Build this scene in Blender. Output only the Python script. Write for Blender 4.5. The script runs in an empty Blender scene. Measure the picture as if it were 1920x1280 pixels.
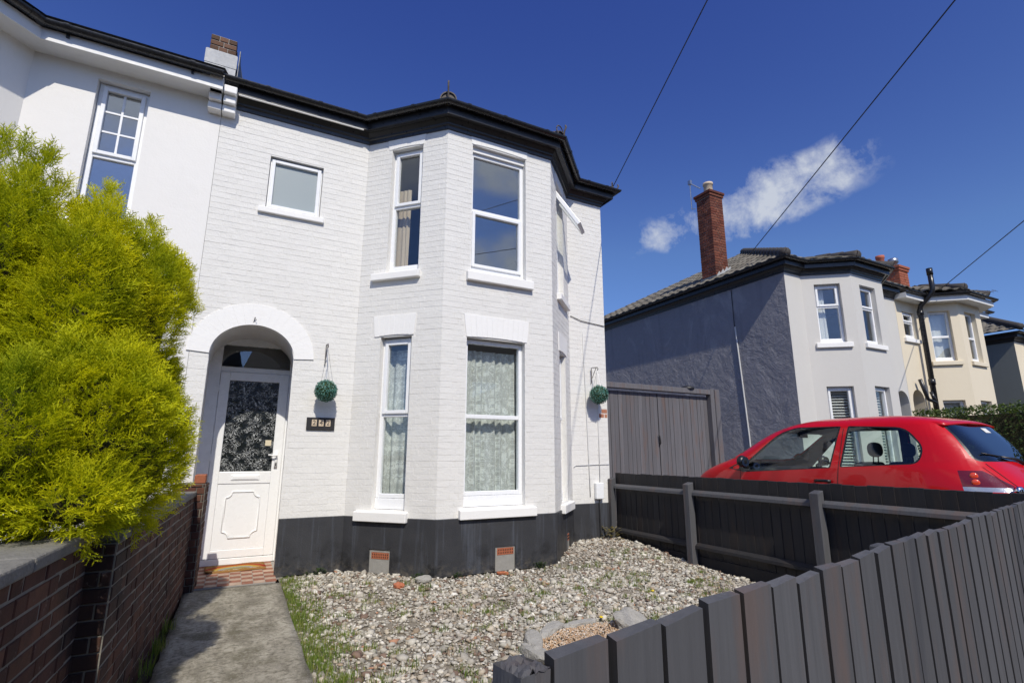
import bpy, bmesh, math, random
import numpy as np
from mathutils import Vector, Matrix, noise as mnoise
R = math.radians
random.seed(7); rng = np.random.default_rng(7)
SC = bpy.context.scene
COL = SC.collection

# ------------------------------------------------------------------ camera
CAMZ = 1.40
cam_d = bpy.data.cameras.new('camera'); cam = bpy.data.objects.new('camera', cam_d); COL.objects.link(cam)
cam_d.sensor_width = 36.0; cam_d.lens = 971.0 / 1920.0 * 36.0
cam_d.clip_start = 0.05; cam_d.clip_end = 3000.0
_p, _ro, _ya = 0.2136, 0.0027, 0.4801
_f = Vector((math.sin(_ya) * math.cos(_p), math.cos(_ya) * math.cos(_p), math.sin(_p)))
_r = Vector((math.cos(_ya), -math.sin(_ya), 0)); _u = _r.cross(_f)
_r2 = _r * math.cos(_ro) + _u * math.sin(_ro); _u2 = _u * math.cos(_ro) - _r * math.sin(_ro)
cam.matrix_world = Matrix(((_r2.x, _u2.x, -_f.x, 0), (_r2.y, _u2.y, -_f.y, 0), (_r2.z, _u2.z, -_f.z, CAMZ), (0, 0, 0, 1)))
SC.camera = cam
CAM = Vector((0, 0, CAMZ))
def pixdir(x, y):
    a = (x - 960) / 971.0; b = (y - 640) / 971.0
    return (_r2 * a - _u2 * b + _f).normalized()

# ------------------------------------------------------------------ light
SUN_EL, SUN_AZ = 46.5, 10.5            # azimuth: degrees from -Y towards -X
sdir = Vector((-math.sin(R(SUN_AZ)) * math.cos(R(SUN_EL)), -math.cos(R(SUN_AZ)) * math.cos(R(SUN_EL)), math.sin(R(SUN_EL))))
sun_d = bpy.data.lights.new('sun', 'SUN'); sun_d.energy = 3.9; sun_d.angle = R(0.53); sun_d.color = (1.0, 0.935, 0.815)
sun = bpy.data.objects.new('sun', sun_d); COL.objects.link(sun)
sun.rotation_euler = sdir.to_track_quat('Z', 'Y').to_euler(); sun.location = (0, -20, 30)

W = bpy.data.worlds.new('World'); SC.world = W; W.use_nodes = True
nt = W.node_tree; nt.nodes.clear()
def wn(t, **k):
    n = nt.nodes.new(t)
    for a, b in k.items(): setattr(n, a, b)
    return n
out = wn('ShaderNodeOutputWorld'); bg = wn('ShaderNodeBackground'); sky = wn('ShaderNodeTexSky')
sky.sky_type = 'NISHITA'; sky.sun_disc = False; sky.sun_elevation = R(SUN_EL); sky.sun_rotation = R(180 + SUN_AZ)
sky.air_density = 1.0; sky.dust_density = 1.0; sky.ozone_density = 2.0; sky.altitude = 20
bg.inputs['Strength'].default_value = 0.095
hsv = wn('ShaderNodeHueSaturation'); hsv.inputs['Saturation'].default_value = 1.0; hsv.inputs['Value'].default_value = 1.0
nt.links.new(sky.outputs[0], hsv.inputs['Color'])
# thin clouds: soft wisps laid out on the sky by direction
tc = wn('ShaderNodeTexCoord')
def vm(op, a, b=None):
    n = wn('ShaderNodeVectorMath', operation=op)
    for i, v in enumerate((a, b)):
        if v is None: continue
        if hasattr(v, 'links') or hasattr(v, 'is_output'): nt.links.new(v, n.inputs[i])
        else: n.inputs[i].default_value = v
    return n
def ma(op, a, b=None, c=None, clamp=False):
    n = wn('ShaderNodeMath', operation=op, use_clamp=clamp)
    for i, v in enumerate((a, b, c)):
        if v is None: continue
        if hasattr(v, 'is_output'): nt.links.new(v, n.inputs[i])
        else: n.inputs[i].default_value = v
    return n.outputs[0]
dirv = tc.outputs['Generated']
def wisp(c0, c1, wid, seed, ns):
    a, b = pixdir(*c0) if len(c0) == 2 else Vector(c0).normalized(), pixdir(*c1) if len(c1) == 2 else Vector(c1).normalized()
    c = (a + b).normalized(); L = (b - a).length * 0.5
    t1 = (b - a).normalized(); t2 = c.cross(t1).normalized()
    nz = wn('ShaderNodeTexNoise'); nz.inputs['Scale'].default_value = ns; nz.inputs['Detail'].default_value = 10; nz.inputs['Roughness'].default_value = 0.64
    nz.inputs['Distortion'].default_value = 0.15
    off = vm('ADD', dirv, (seed, seed * .7, seed * 1.3)); nt.links.new(off.outputs[0], nz.inputs['Vector'])
    nb = wn('ShaderNodeTexNoise'); nb.inputs['Scale'].default_value = ns * .42; nb.inputs['Detail'].default_value = 2
    nt.links.new(off.outputs[0], nb.inputs['Vector'])
    wob = ma('MULTIPLY', ma('SUBTRACT', nb.outputs[0], 0.5), wid * 2.2)
    p = ma('DIVIDE', vm('DOT_PRODUCT', dirv, t1).outputs['Value'], L)
    q = ma('DIVIDE', ma('ADD', vm('DOT_PRODUCT', dirv, t2).outputs['Value'], wob), wid)
    front = ma('GREATER_THAN', vm('DOT_PRODUCT', dirv, c).outputs['Value'], 0.3)
    # narrower towards the tail
    r2 = ma('ADD', ma('POWER', ma('ABSOLUTE', p), 3.0), ma('POWER', ma('ABSOLUTE', ma('DIVIDE', q, ma('ADD', ma('MULTIPLY', p, 0.34), 0.78))), 2.0))
    env = ma('SUBTRACT', 1.0, r2)
    d = ma('ADD', ma('MULTIPLY', env, 0.55), ma('MULTIPLY', ma('SUBTRACT', nz.outputs[0], 0.50), 3.4))
    d = ma('MULTIPLY', ma('MULTIPLY', ma('ADD', d, 0.02), 1.15, clamp=True), front)
    return ma('MULTIPLY', d, ma('MINIMUM', ma('MAXIMUM', ma('MULTIPLY', env, 2.2), 0.0), 1.0))
m = wisp((1160, 474), (1680, 298), 0.064, 3.1, 13.0)
for c0, c1, wd, sd, ns in (((-0.5, -0.8, 0.42), (0.15, -0.8, 0.62), 0.16, 9.2, 5.0), ((0.24, -0.82, 0.50), (0.62, -0.66, 0.55), 0.11, 14.7, 7.0), ((-0.9, -0.3, 0.5), (-0.8, 0.1, 0.62), 0.12, 21.3, 6.0), ((0.15, -0.85, 0.30), (0.6, -0.7, 0.36), 0.10, 2.3, 6.0)):
    m = ma('MAXIMUM', m, wisp(c0, c1, wd, sd, ns))
mixc = wn('ShaderNodeMixRGB'); mixc.inputs[2].default_value = (7.0, 7.4, 8.0, 1)
nt.links.new(ma('MULTIPLY', m, 0.82), mixc.inputs[0]); tint = wn('ShaderNodeMixRGB', blend_type='MULTIPLY'); tint.inputs[0].default_value = 1; tint.inputs[2].default_value = (.70, .82, 1.20, 1)
nt.links.new(hsv.outputs[0], tint.inputs[1]); sp_ = wn('ShaderNodeSeparateColor'); cb_ = wn('ShaderNodeCombineColor'); nt.links.new(tint.outputs[0], sp_.inputs[0])
for k_, (gain, ex, cap) in enumerate(((6.85, .80, 1.05), (4.02, .74, 1.15), (1.21, .06, 1.25))):      # film-like contrast of the blue
    v_ = sp_.outputs[k_]; nt.links.new(ma('MULTIPLY', v_, ma('MINIMUM', ma('MULTIPLY', ma('POWER', ma('MULTIPLY', v_, .095), ex), gain), cap)), cb_.inputs[k_])
nt.links.new(cb_.outputs[0], mixc.inputs[1])
nt.links.new(mixc.outputs[0], bg.inputs['Color']); nt.links.new(bg.outputs[0], out.inputs['Surface'])

SC.view_settings.view_transform = 'Standard'; SC.view_settings.look = 'None'
SC.view_settings.exposure = 0.0; SC.view_settings.gamma = 1.0; SC.view_settings.use_curve_mapping = False
SC.render.engine = 'CYCLES'
SC.cycles.max_bounces = 8; SC.cycles.transparent_max_bounces = 24

# ------------------------------------------------------------------ mesh helpers
class MB:
    def __init__(s): s.v = []; s.f = []; s.mi = []
    def add(s, verts, faces, mi=0):
        o = len(s.v); s.v += [tuple(p) for p in verts]; s.f += [tuple(i + o for i in f) for f in faces]; s.mi += [mi] * len(faces)
        return s
    def quad(s, a, b, c, d, mi=0): return s.add((a, b, c, d), ((0, 1, 2, 3),), mi)
    def box(s, x0, x1, y0, y1, z0, z1, mi=0):
        return s.add([(x, y, z) for z in (z0, z1) for y in (y0, y1) for x in (x0, x1)],
                     ((0, 2, 3, 1), (4, 5, 7, 6), (0, 1, 5, 4), (2, 6, 7, 3), (0, 4, 6, 2), (1, 3, 7, 5)), mi)
    def hexa(s, p, mi=0):   # p: 4 bottom (ccw from above) + 4 top
        return s.add(p, ((3, 2, 1, 0), (4, 5, 6, 7), (0, 1, 5, 4), (1, 2, 6, 5), (2, 3, 7, 6), (3, 0, 4, 7)), mi)
    def tube(s, pts, r, n=8, cap=True, mi=0):
        pts = [Vector(p) for p in pts]; rs = r if isinstance(r, (list, tuple)) else [r] * len(pts)
        rings = []; prev = None
        for i, p in enumerate(pts):
            t = (pts[min(i + 1, len(pts) - 1)] - pts[max(i - 1, 0)]).normalized()
            a = prev if prev is not None else (Vector((0, 0, 1)) if abs(t.z) < .9 else Vector((1, 0, 0)))
            a = (a - t * a.dot(t)).normalized(); b = t.cross(a); prev = a
            rings.append([p + (a * math.cos(2 * math.pi * k / n) + b * math.sin(2 * math.pi * k / n)) * rs[i] for k in range(n)])
        vs = [v for q in rings for v in q]; fs = []
        for i in range(len(pts) - 1):
            for k in range(n): fs.append((i * n + k, i * n + (k + 1) % n, (i + 1) * n + (k + 1) % n, (i + 1) * n + k))
        if cap: fs += [tuple(reversed(range(n))), tuple(range((len(pts) - 1) * n, len(pts) * n))]
        return s.add(vs, fs, mi)
    def lathe(s, c, prof, n=20, mi=0):   # prof: (r, z) from the bottom up
        vs = [(c[0] + r * math.cos(2 * math.pi * k / n), c[1] + r * math.sin(2 * math.pi * k / n), c[2] + z) for r, z in prof for k in range(n)]
        fs = [(i * n + k, i * n + (k + 1) % n, (i + 1) * n + (k + 1) % n, (i + 1) * n + k) for i in range(len(prof) - 1) for k in range(n)]
        return s.add(vs, fs, mi)
    def mesh(s, name, mats, smooth=False):
        me = bpy.data.meshes.new(name); me.from_pydata(s.v, [], s.f)
        for m_ in (mats if isinstance(mats, (list, tuple)) else [mats]): me.materials.append(m_)
        if any(s.mi): me.polygons.foreach_set('material_index', s.mi)
        if smooth: me.polygons.foreach_set('use_smooth', [True] * len(me.polygons))
        me.update(); return me
    def build(s, name, mats, parent=None, smooth=False): return link(name, s.mesh(name, mats, smooth), parent)

def link(name, me, parent=None, mw=None):
    o = bpy.data.objects.new(name, me); COL.objects.link(o)
    if mw is not None: o.matrix_world = mw
    if parent is not None: setparent(o, parent)
    return o
def setparent(o, p):
    off = Vector(p.get('_loc', (0, 0, 0)))      # mesh parents are built in world space
    o.parent = p; o.matrix_parent_inverse = Matrix.Translation(-off)
def thing(name, label, cat, loc=(0, 0, 0), group=None):
    e = bpy.data.objects.new(name, None); COL.objects.link(e); e.empty_display_size = .2; e.location = loc
    e['_loc'] = tuple(loc); e['label'] = label; e['category'] = cat
    if group: e['group'] = group
    return e
def tag(o, label, cat, group=None, kind=None):
    o['label'] = label; o['category'] = cat
    if group: o['group'] = group
    if kind: o['kind'] = kind
    return o
def structure(o, label=None):
    o['kind'] = 'structure'
    if label: o['label'] = label
    return o
def bevel(o, w=.004, seg=1):
    b = o.modifiers.new('bevel', 'BEVEL'); b.width = w; b.segments = seg; b.limit_method = 'ANGLE'; b.angle_limit = R(40); return o

# ------------------------------------------------------------------ materials
def newmat(name):
    m_ = bpy.data.materials.new(name); m_.use_nodes = True; t = m_.node_tree; t.nodes.clear(); return m_, t
class G:
    """small node-graph helper"""
    def __init__(s, name):
        s.m, s.t = newmat(name); s.out = s.n('ShaderNodeOutputMaterial')
    def n(s, typ, **k):
        x = s.t.nodes.new(typ)
        for a, b in k.items(): setattr(x, a, b)
        return x
    def l(s, a, b): s.t.links.new(a, b); return s
    def put(s, sock, v):
        if hasattr(v, 'is_output'): s.t.links.new(v, sock)
        elif v is not None:
            if isinstance(v, (tuple, list)) and len(v) == 3 and sock.type == 'RGBA': v = (*v, 1)
            sock.default_value = v
    def pos(s, scale=(1, 1, 1)):
        g = s.n('ShaderNodeNewGeometry'); mp = s.n('ShaderNodeMapping'); mp.inputs['Scale'].default_value = scale
        s.l(g.outputs['Position'], mp.inputs['Vector']); return mp.outputs[0]
    def noise(s, vec, scale, detail=4, rough=.55, dist=0):
        x = s.n('ShaderNodeTexNoise'); s.put(x.inputs['Vector'], vec); x.inputs['Scale'].default_value = scale
        x.inputs['Detail'].default_value = detail; x.inputs['Roughness'].default_value = rough; x.inputs['Distortion'].default_value = dist
        return x.outputs[0]
    def voro(s, vec, scale, feat='F1', out='Distance', rnd=1):
        x = s.n('ShaderNodeTexVoronoi', feature=feat); s.put(x.inputs['Vector'], vec); x.inputs['Scale'].default_value = scale
        x.inputs['Randomness'].default_value = rnd; return x.outputs[out]
    def wave(s, vec, scale, dist=0, dscale=1, axis='X'):
        x = s.n('ShaderNodeTexWave', bands_direction=axis); s.put(x.inputs['Vector'], vec); x.inputs['Scale'].default_value = scale
        x.inputs['Distortion'].default_value = dist; x.inputs['Detail Scale'].default_value = dscale; return x.outputs['Fac']
    def math(s, op, a, b=None, c=None, clamp=False):
        x = s.n('ShaderNodeMath', operation=op, use_clamp=clamp)
        for i, v in enumerate((a, b, c)): s.put(x.inputs[i], v)
        return x.outputs[0]
    def rng(s, v, a, b, c=0, d=1):
        x = s.n('ShaderNodeMapRange'); s.put(x.inputs[0], v)
        for i, q in enumerate((a, b, c, d)): x.inputs[1 + i].default_value = q
        return x.outputs[0]
    def ramp(s, v, stops, interp='LINEAR'):
        x = s.n('ShaderNodeValToRGB'); x.color_ramp.interpolation = interp; e = x.color_ramp.elements
        while len(e) < len(stops): e.new(.5)
        for i, (p, c) in enumerate(stops): e[i].position = p; e[i].color = (*c, 1)
        s.put(x.inputs[0], v); return x.outputs[0]
    def mix(s, f, a, b, mode='MIX'):
        x = s.n('ShaderNodeMixRGB', blend_type=mode); s.put(x.inputs[0], f); s.put(x.inputs[1], a); s.put(x.inputs[2], b); return x.outputs[0]
    def island(s):
        g = s.n('ShaderNodeNewGeometry'); o = s.n('ShaderNodeObjectInfo')
        return s.math('FRACT', s.math('ADD', g.outputs['Random Per Island'], s.math('MULTIPLY', o.outputs['Random'], 7.31)))
    def sep(s, v):
        x = s.n('ShaderNodeSeparateXYZ'); s.put(x.inputs[0], v); return x.outputs
    def bump(s, h, strength=.3, dist=.01):
        x = s.n('ShaderNodeBump'); s.put(x.inputs['Height'], h); x.inputs['Strength'].default_value = strength; x.inputs['Distance'].default_value = dist
        return x.outputs[0]
    def bsdf(s, col, rough=.6, normal=None, metallic=0, spec=.5, coat=0, **k):
        x = s.n('ShaderNodeBsdfPrincipled'); s.put(x.inputs['Base Color'], col); s.put(x.inputs['Roughness'], rough)
        s.put(x.inputs['Metallic'], metallic); x.inputs['Specular IOR Level'].default_value = spec; x.inputs['Coat Weight'].default_value = coat
        if normal is not None: s.l(normal, x.inputs['Normal'])
        for a, b in k.items(): s.put(x.inputs[a.replace('_', ' ')], b)
        return x.outputs[0]
    def done(s, sh): s.l(sh, s.out.inputs['Surface']); return s.m

def simple(name, col, rough=.6, var=.12, vs=6, bmp=.15, bs=60, bd=.004, metallic=0, spec=.5, dirt=0, stretch=(1, 1, 1), coat=0):
    g = G(name); p = g.pos(stretch)
    c = g.mix(g.noise(p, vs, 5), tuple(x * (1 - var) for x in col), tuple(min(1, x * (1 + var)) for x in col))
    if dirt: c = g.mix(g.math('MULTIPLY', g.rng(g.noise(p, 1.7, 6, .65), .45, .75), dirt), c, tuple(x * .55 for x in col))
    nrm = g.bump(g.noise(p, bs, 4), bmp, bd) if bmp else None
    r = g.rng(g.noise(p, vs * 2.3, 3), .3, .7, max(0, rough - .08), min(1, rough + .08))
    return g.done(g.bsdf(c, r, nrm, metallic, spec, coat))

def m_paintwall(name, col, fine=1.0, streak=.25):
    g = G(name); p = g.pos(); ps = g.pos((3.5, 3.5, .35))
    c = g.mix(g.noise(p, 2.2, 6, .6), tuple(x * .965 for x in col), tuple(min(1, x * 1.02) for x in col))
    c = g.mix(g.math('MULTIPLY', g.rng(g.noise(ps, 2.0, 6, .7), .52, .78), streak), c, tuple(x * .80 for x in col))
    sp = g.rng(g.noise(p, 55, 4, .7), .70, .78)
    c = g.mix(g.math('MULTIPLY', sp, .35), c, tuple(x * .6 for x in col))
    c = g.mix(g.math('MULTIPLY', g.math('SUBTRACT', g.island(), .5), .035), c, (1, 1, 1), 'ADD') if fine > 1.5 else c
    h = g.math('ADD', g.noise(p, 38, 5, .6), g.math('MULTIPLY', g.noise(p, 9, 3), 1.5))
    return g.done(g.bsdf(c, .62, g.bump(h, .35 * fine, .006), spec=.35))

def m_brick(name, stops, grime=.5, painted=False):
    g = G(name); p = g.pos(); i = g.island()
    c = g.ramp(i, stops)
    c = g.mix(g.rng(g.noise(p, 30, 5, .7), .35, .7, 0, .5), c, g.mix(.5, c, (.02, .015, .012)))
    c = g.mix(g.math('MULTIPLY', g.rng(g.noise(p, 2.4, 6, .65), .40, .65), grime), c, (.018, .015, .014))
    c = g.mix(g.math('MULTIPLY', g.rng(g.noise(p, 13, 5, .7), .62, .72), .35), c, (.42, .38, .34))
    return g.done(g.bsdf(c, .85, g.bump(g.noise(p, 90, 5, .7), .5, .004), spec=.25))

def m_wood(name, col, var=.35, warm=None, gs=1.0, rough=.75):
    g = G(name); p = g.pos((38 * gs, 38 * gs, 1.6)); q = g.pos()
    grain = g.noise(p, 1.0, 6, .65, .6)
    i = g.island()
    c = g.mix(grain, tuple(x * (1 - var) for x in col), tuple(x * (1 + var) for x in col))
    c = g.mix(g.math('MULTIPLY', g.math('SUBTRACT', i, .5), .5), c, tuple(x * 1.9 for x in col), 'ADD') if False else g.mix(g.math('MULTIPLY', i, .55), c, tuple(x * .62 for x in col))
    if warm: c = g.mix(g.math('MULTIPLY', g.rng(g.noise(g.pos((6, 6, 1.2)), 1.3, 5, .6), .52, .70), .7), c, warm)
    c = g.mix(g.math('MULTIPLY', g.rng(g.noise(p, 2.6, 4, .7), .66, .74), .35), c, tuple(x * 2.4 for x in col))
    return g.done(g.bsdf(c, rough, g.bump(grain, .55, .004), spec=.3))

def m_glass(name, tint=(.86, .90, .90), refl=.07, rough=0.0, fscale=1.6):
    g = G(name); lw = g.n('ShaderNodeLayerWeight'); lw.inputs['Blend'].default_value = .5
    f = g.math('ADD', g.math('MULTIPLY', g.math('ADD', g.math('POWER', lw.outputs['Facing'], 5.0), .042), fscale), refl, clamp=True)
    tr = g.n('ShaderNodeBsdfTransparent'); tr.inputs[0].default_value = (*tint, 1)
    gl = g.n('ShaderNodeBsdfGlossy'); gl.inputs['Roughness'].default_value = rough; gl.inputs['Color'].default_value = (.95, .97, 1, 1)
    p = g.pos(); g.l(g.bump(g.noise(p, 2.2, 2), .02, .01), gl.inputs['Normal'])
    mx = g.n('ShaderNodeMixShader'); g.l(f, mx.inputs[0]); g.l(tr.outputs[0], mx.inputs[1]); g.l(gl.outputs[0], mx.inputs[2])
    return g.done(mx.outputs[0])

MAT = {}
MAT['paintbrick'] = m_paintwall('off_white_painted_brick', (.745, .732, .698), 2.0, .16)
MAT['render_white'] = m_paintwall('white_render', (.79, .775, .745), .8, .12)
MAT['trim_white'] = m_paintwall('white_masonry_paint', (.86, .85, .825), .8, .10)
MAT['upvc'] = simple('white_upvc', (.84, .85, .86), .28, .02, 4, 0, spec=.5)
MAT['blackpaint'] = simple('black_gloss_paint', (.020, .020, .022), .33, .35, 7, .25, 45, .003, dirt=.3)
MAT['gutter'] = simple('black_plastic_gutter', (.016, .016, .018), .28, .3, 9, .05, 40)
MAT['dark'] = simple('dark_void', (.01, .01, .01), .9, .1, 5, 0)
MAT['glass'] = m_glass('window_glass', (.95, .965, .96), .035, 0, 1.0)
MAT['glass_sky'] = m_glass('window_glass_coated', (.80, .84, .84), .17, 0, 1.2)
MAT['frosted'] = None
MAT['plaster'] = simple('room_plaster', (.42, .37, .31), .9, .06, 2, .05)
MAT['carpet'] = simple('room_carpet', (.16, .13, .11), 1, .2, 30, .2)
MAT['terracotta'] = m_brick('terracotta', [(0, (.42, .13, .065)), (1, (.52, .18, .09))], .15)
MAT['cement'] = simple('cement', (.30, .29, .265), .9, .25, 14, .5, 70, .006, dirt=.5)
MAT['mortar'] = simple('mortar', (.34, .32, .29), .95, .25, 18, .5, 120, .004, dirt=.4)
MAT['lead'] = simple('lead_flashing', (.16, .17, .18), .55, .25, 12, .3, 40)
MAT['lead_white'] = simple('pale_flashing', (.40, .41, .42), .6, .2, 14, .4, 40, dirt=.3)
MAT['steel'] = simple('galvanised_steel', (.45, .46, .48), .35, .15, 20, .05, metallic=.9)
MAT['chrome'] = simple('chrome', (.75, .76, .78), .12, .03, 9, 0, metallic=1)
MAT['iron'] = simple('black_iron', (.025, .025, .027), .5, .3, 20, .2)
MAT['rust'] = simple('weathered_iron', (.09, .075, .065), .7, .35, 30, .4)
MAT['cable'] = simple('black_cable', (.012, .012, .014), .5, .1, 5, 0)
MAT['cable_white'] = simple('painted_cable', (.62, .62, .61), .6, .08, 5, 0)
MAT['slate'] = simple('grey_slate', (.075, .078, .085), .6, .3, 5, .4, 30)

def m_plinth():
    g = G('black_plinth_paint'); p = g.pos(); ps = g.pos((7, 7, .35))
    c = g.mix(g.noise(p, 3, 6, .65), (.028, .029, .033), (.050, .051, .056))
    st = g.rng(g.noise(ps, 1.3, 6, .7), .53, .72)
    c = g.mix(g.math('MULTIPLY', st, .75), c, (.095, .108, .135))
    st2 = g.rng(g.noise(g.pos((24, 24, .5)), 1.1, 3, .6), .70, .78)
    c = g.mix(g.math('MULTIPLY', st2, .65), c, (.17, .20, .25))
    spl = g.math('MULTIPLY', g.rng(g.noise(p, 4.5, 6, .7), .50, .60), g.rng(g.sep(p)[2], .05, .42, 1, 0)); c = g.mix(g.math('MULTIPLY', spl, .8), c, (.010, .010, .011))
    mud = g.math('MULTIPLY', g.rng(g.noise(p, 14, 6, .75), .46, .62), g.rng(g.sep(p)[2], .0, .16, 1, 0)); c = g.mix(g.math('MULTIPLY', mud, .6), c, (.16, .14, .11))
    c = g.mix(g.rng(g.noise(p, 40, 4, .7), .74, .8, 0, .5), c, (.3, .31, .33))
    return g.done(g.bsdf(c, g.rng(g.noise(p, 4, 5), .3, .7, .38, .62), g.bump(g.math('ADD', g.noise(p, 60, 5, .6), g.math('MULTIPLY', g.noise(p, 7, 3), 1.2)), .35, .006), spec=.45))
MAT['plinth'] = m_plinth()

def m_frosted():
    g = G('frosted_glass'); p = g.pos(); x, y, z = g.sep(p); n_ = g.noise(p, 60, 3, .6)
    tl = g.n('ShaderNodeBsdfTranslucent'); tl.inputs[0].default_value = (.62, .70, .70, 1); df = g.bsdf((.46, .52, .53), .30, g.bump(n_, .4, .004), spec=.9)
    mx = g.n('ShaderNodeMixShader'); mx.inputs[0].default_value = .35; g.l(df, mx.inputs[1]); g.l(tl.outputs[0], mx.inputs[2]); return g.done(mx.outputs[0])
MAT['frosted'] = m_frosted()
# ------------------------------------------------------------------ building helpers
class Face:
    def __init__(s, a, b):
        s.a = Vector((a[0], a[1], 0)); d = Vector((b[0] - a[0], b[1] - a[1], 0)); s.w = d.length; s.d = d.normalized()
        s.n = Vector((s.d.y, -s.d.x, 0))
    def P(s, u, o, z): q = s.a + s.d * u + s.n * o; return (q.x, q.y, z)
    def box(s, mb, u0, u1, o0, o1, z0, z1, mi=0):     # o1 > o0 = further out
        mb.hexa([s.P(u0, o1, z0), s.P(u1, o1, z0), s.P(u1, o0, z0), s.P(u0, o0, z0), s.P(u0, o1, z1), s.P(u1, o1, z1), s.P(u1, o0, z1), s.P(u0, o0, z1)], mi)

def skin(mb, f, z0, z1, ops, out=0.0, depth=.16, base_open=()):
    us = sorted({0.0, f.w, *[o[0] for o in ops], *[o[1] for o in ops]}); zs = sorted({z0, z1, *[o[2] for o in ops], *[o[3] for o in ops]})
    for i in range(len(us) - 1):
        for j in range(len(zs) - 1):
            uc, zc = (us[i] + us[i + 1]) / 2, (zs[j] + zs[j + 1]) / 2
            if any(o[0] < uc < o[1] and o[2] < zc < o[3] for o in ops): continue
            mb.quad(f.P(us[i], out, zs[j]), f.P(us[i + 1], out, zs[j]), f.P(us[i + 1], out, zs[j + 1]), f.P(us[i], out, zs[j + 1]))
    for k, o in enumerate(ops):
        if k in base_open: continue
        a, b, c, d = o[:4]
        mb.quad(f.P(a, out, c), f.P(a, out, d), f.P(a, -depth, d), f.P(a, -depth, c)); mb.quad(f.P(b, out, d), f.P(b, out, c), f.P(b, -depth, c), f.P(b, -depth, d))
        mb.quad(f.P(a, out, d), f.P(b, out, d), f.P(b, -depth, d), f.P(a, -depth, d)); mb.quad(f.P(b, out, c), f.P(a, out, c), f.P(a, -depth, c), f.P(b, -depth, c))

def sweep(mb, path, prof, closed=True, mi=0, caps=True):
    pts = [Vector((p[0], p[1], 0)) for p in path]; N = []
    for i in range(len(pts)):
        ns = []
        if i > 0: d = (pts[i] - pts[i - 1]).normalized(); ns.append(Vector((d.y, -d.x, 0)))
        if i < len(pts) - 1: d = (pts[i + 1] - pts[i]).normalized(); ns.append(Vector((d.y, -d.x, 0)))
        m_ = sum(ns, Vector()).normalized(); N.append(m_ / max(.3, m_.dot(ns[0])))
    n = len(prof); vs = []
    for p, q in zip(pts, N):
        for o, z in prof: v = p + q * o; vs.append((v.x, v.y, z))
    fs = []
    for i in range(len(pts) - 1):
        for k in range(n if closed else n - 1):
            fs.append((i * n + k, (i + 1) * n + k, (i + 1) * n + (k + 1) % n, i * n + (k + 1) % n))
    if caps and closed: fs += [tuple(range(n)), tuple(reversed(range((len(pts) - 1) * n, len(pts) * n)))]
    return mb.add(vs, fs, mi)

def gutter_prof(o, z, r):
    a = [(o + r - r * math.cos(t), z - r * math.sin(t)) for t in np.linspace(0, math.pi, 17)]
    b = [(o + r + (r - .006) * math.cos(t), z - (r - .006) * math.sin(t)) for t in np.linspace(0, math.pi, 11)]
    return [(x, q) for x, q in a] + [(x, q) for x, q in b]

def curtain_mesh(f, u0, u1, z0, z1, o, folds, amp, seed=0):
    rr = random.Random(seed); n = folds * 8; mb = MB(); ph = [rr.uniform(-.5, .5) for _ in range(folds + 2)]
    rows = 10; vs = []
    for j in range(rows + 1):
        t = j / rows
        for i in range(n + 1):
            x = i / n * folds; k = int(x)
            w = math.sin(x * 2 * math.pi + ph[k] * (1 - (x - k)) + ph[k + 1] * (x - k)) * amp * (.55 + .45 * math.sin(k * 2.3 + seed)) * (.6 + .4 * (1 - t))
            du = .012 * math.sin(x * 2.1 + 3 * t + seed)
            vs.append(f.P(u0 + (u1 - u0) * i / n + du * (1 - t), o + w, z0 + (z1 - z0) * t))
    fs = [(j * (n + 1) + i, j * (n + 1) + i + 1, (j + 1) * (n + 1) + i + 1, (j + 1) * (n + 1) + i) for j in range(rows) for i in range(n)]
    mb.add(vs, fs); return mb

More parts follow.
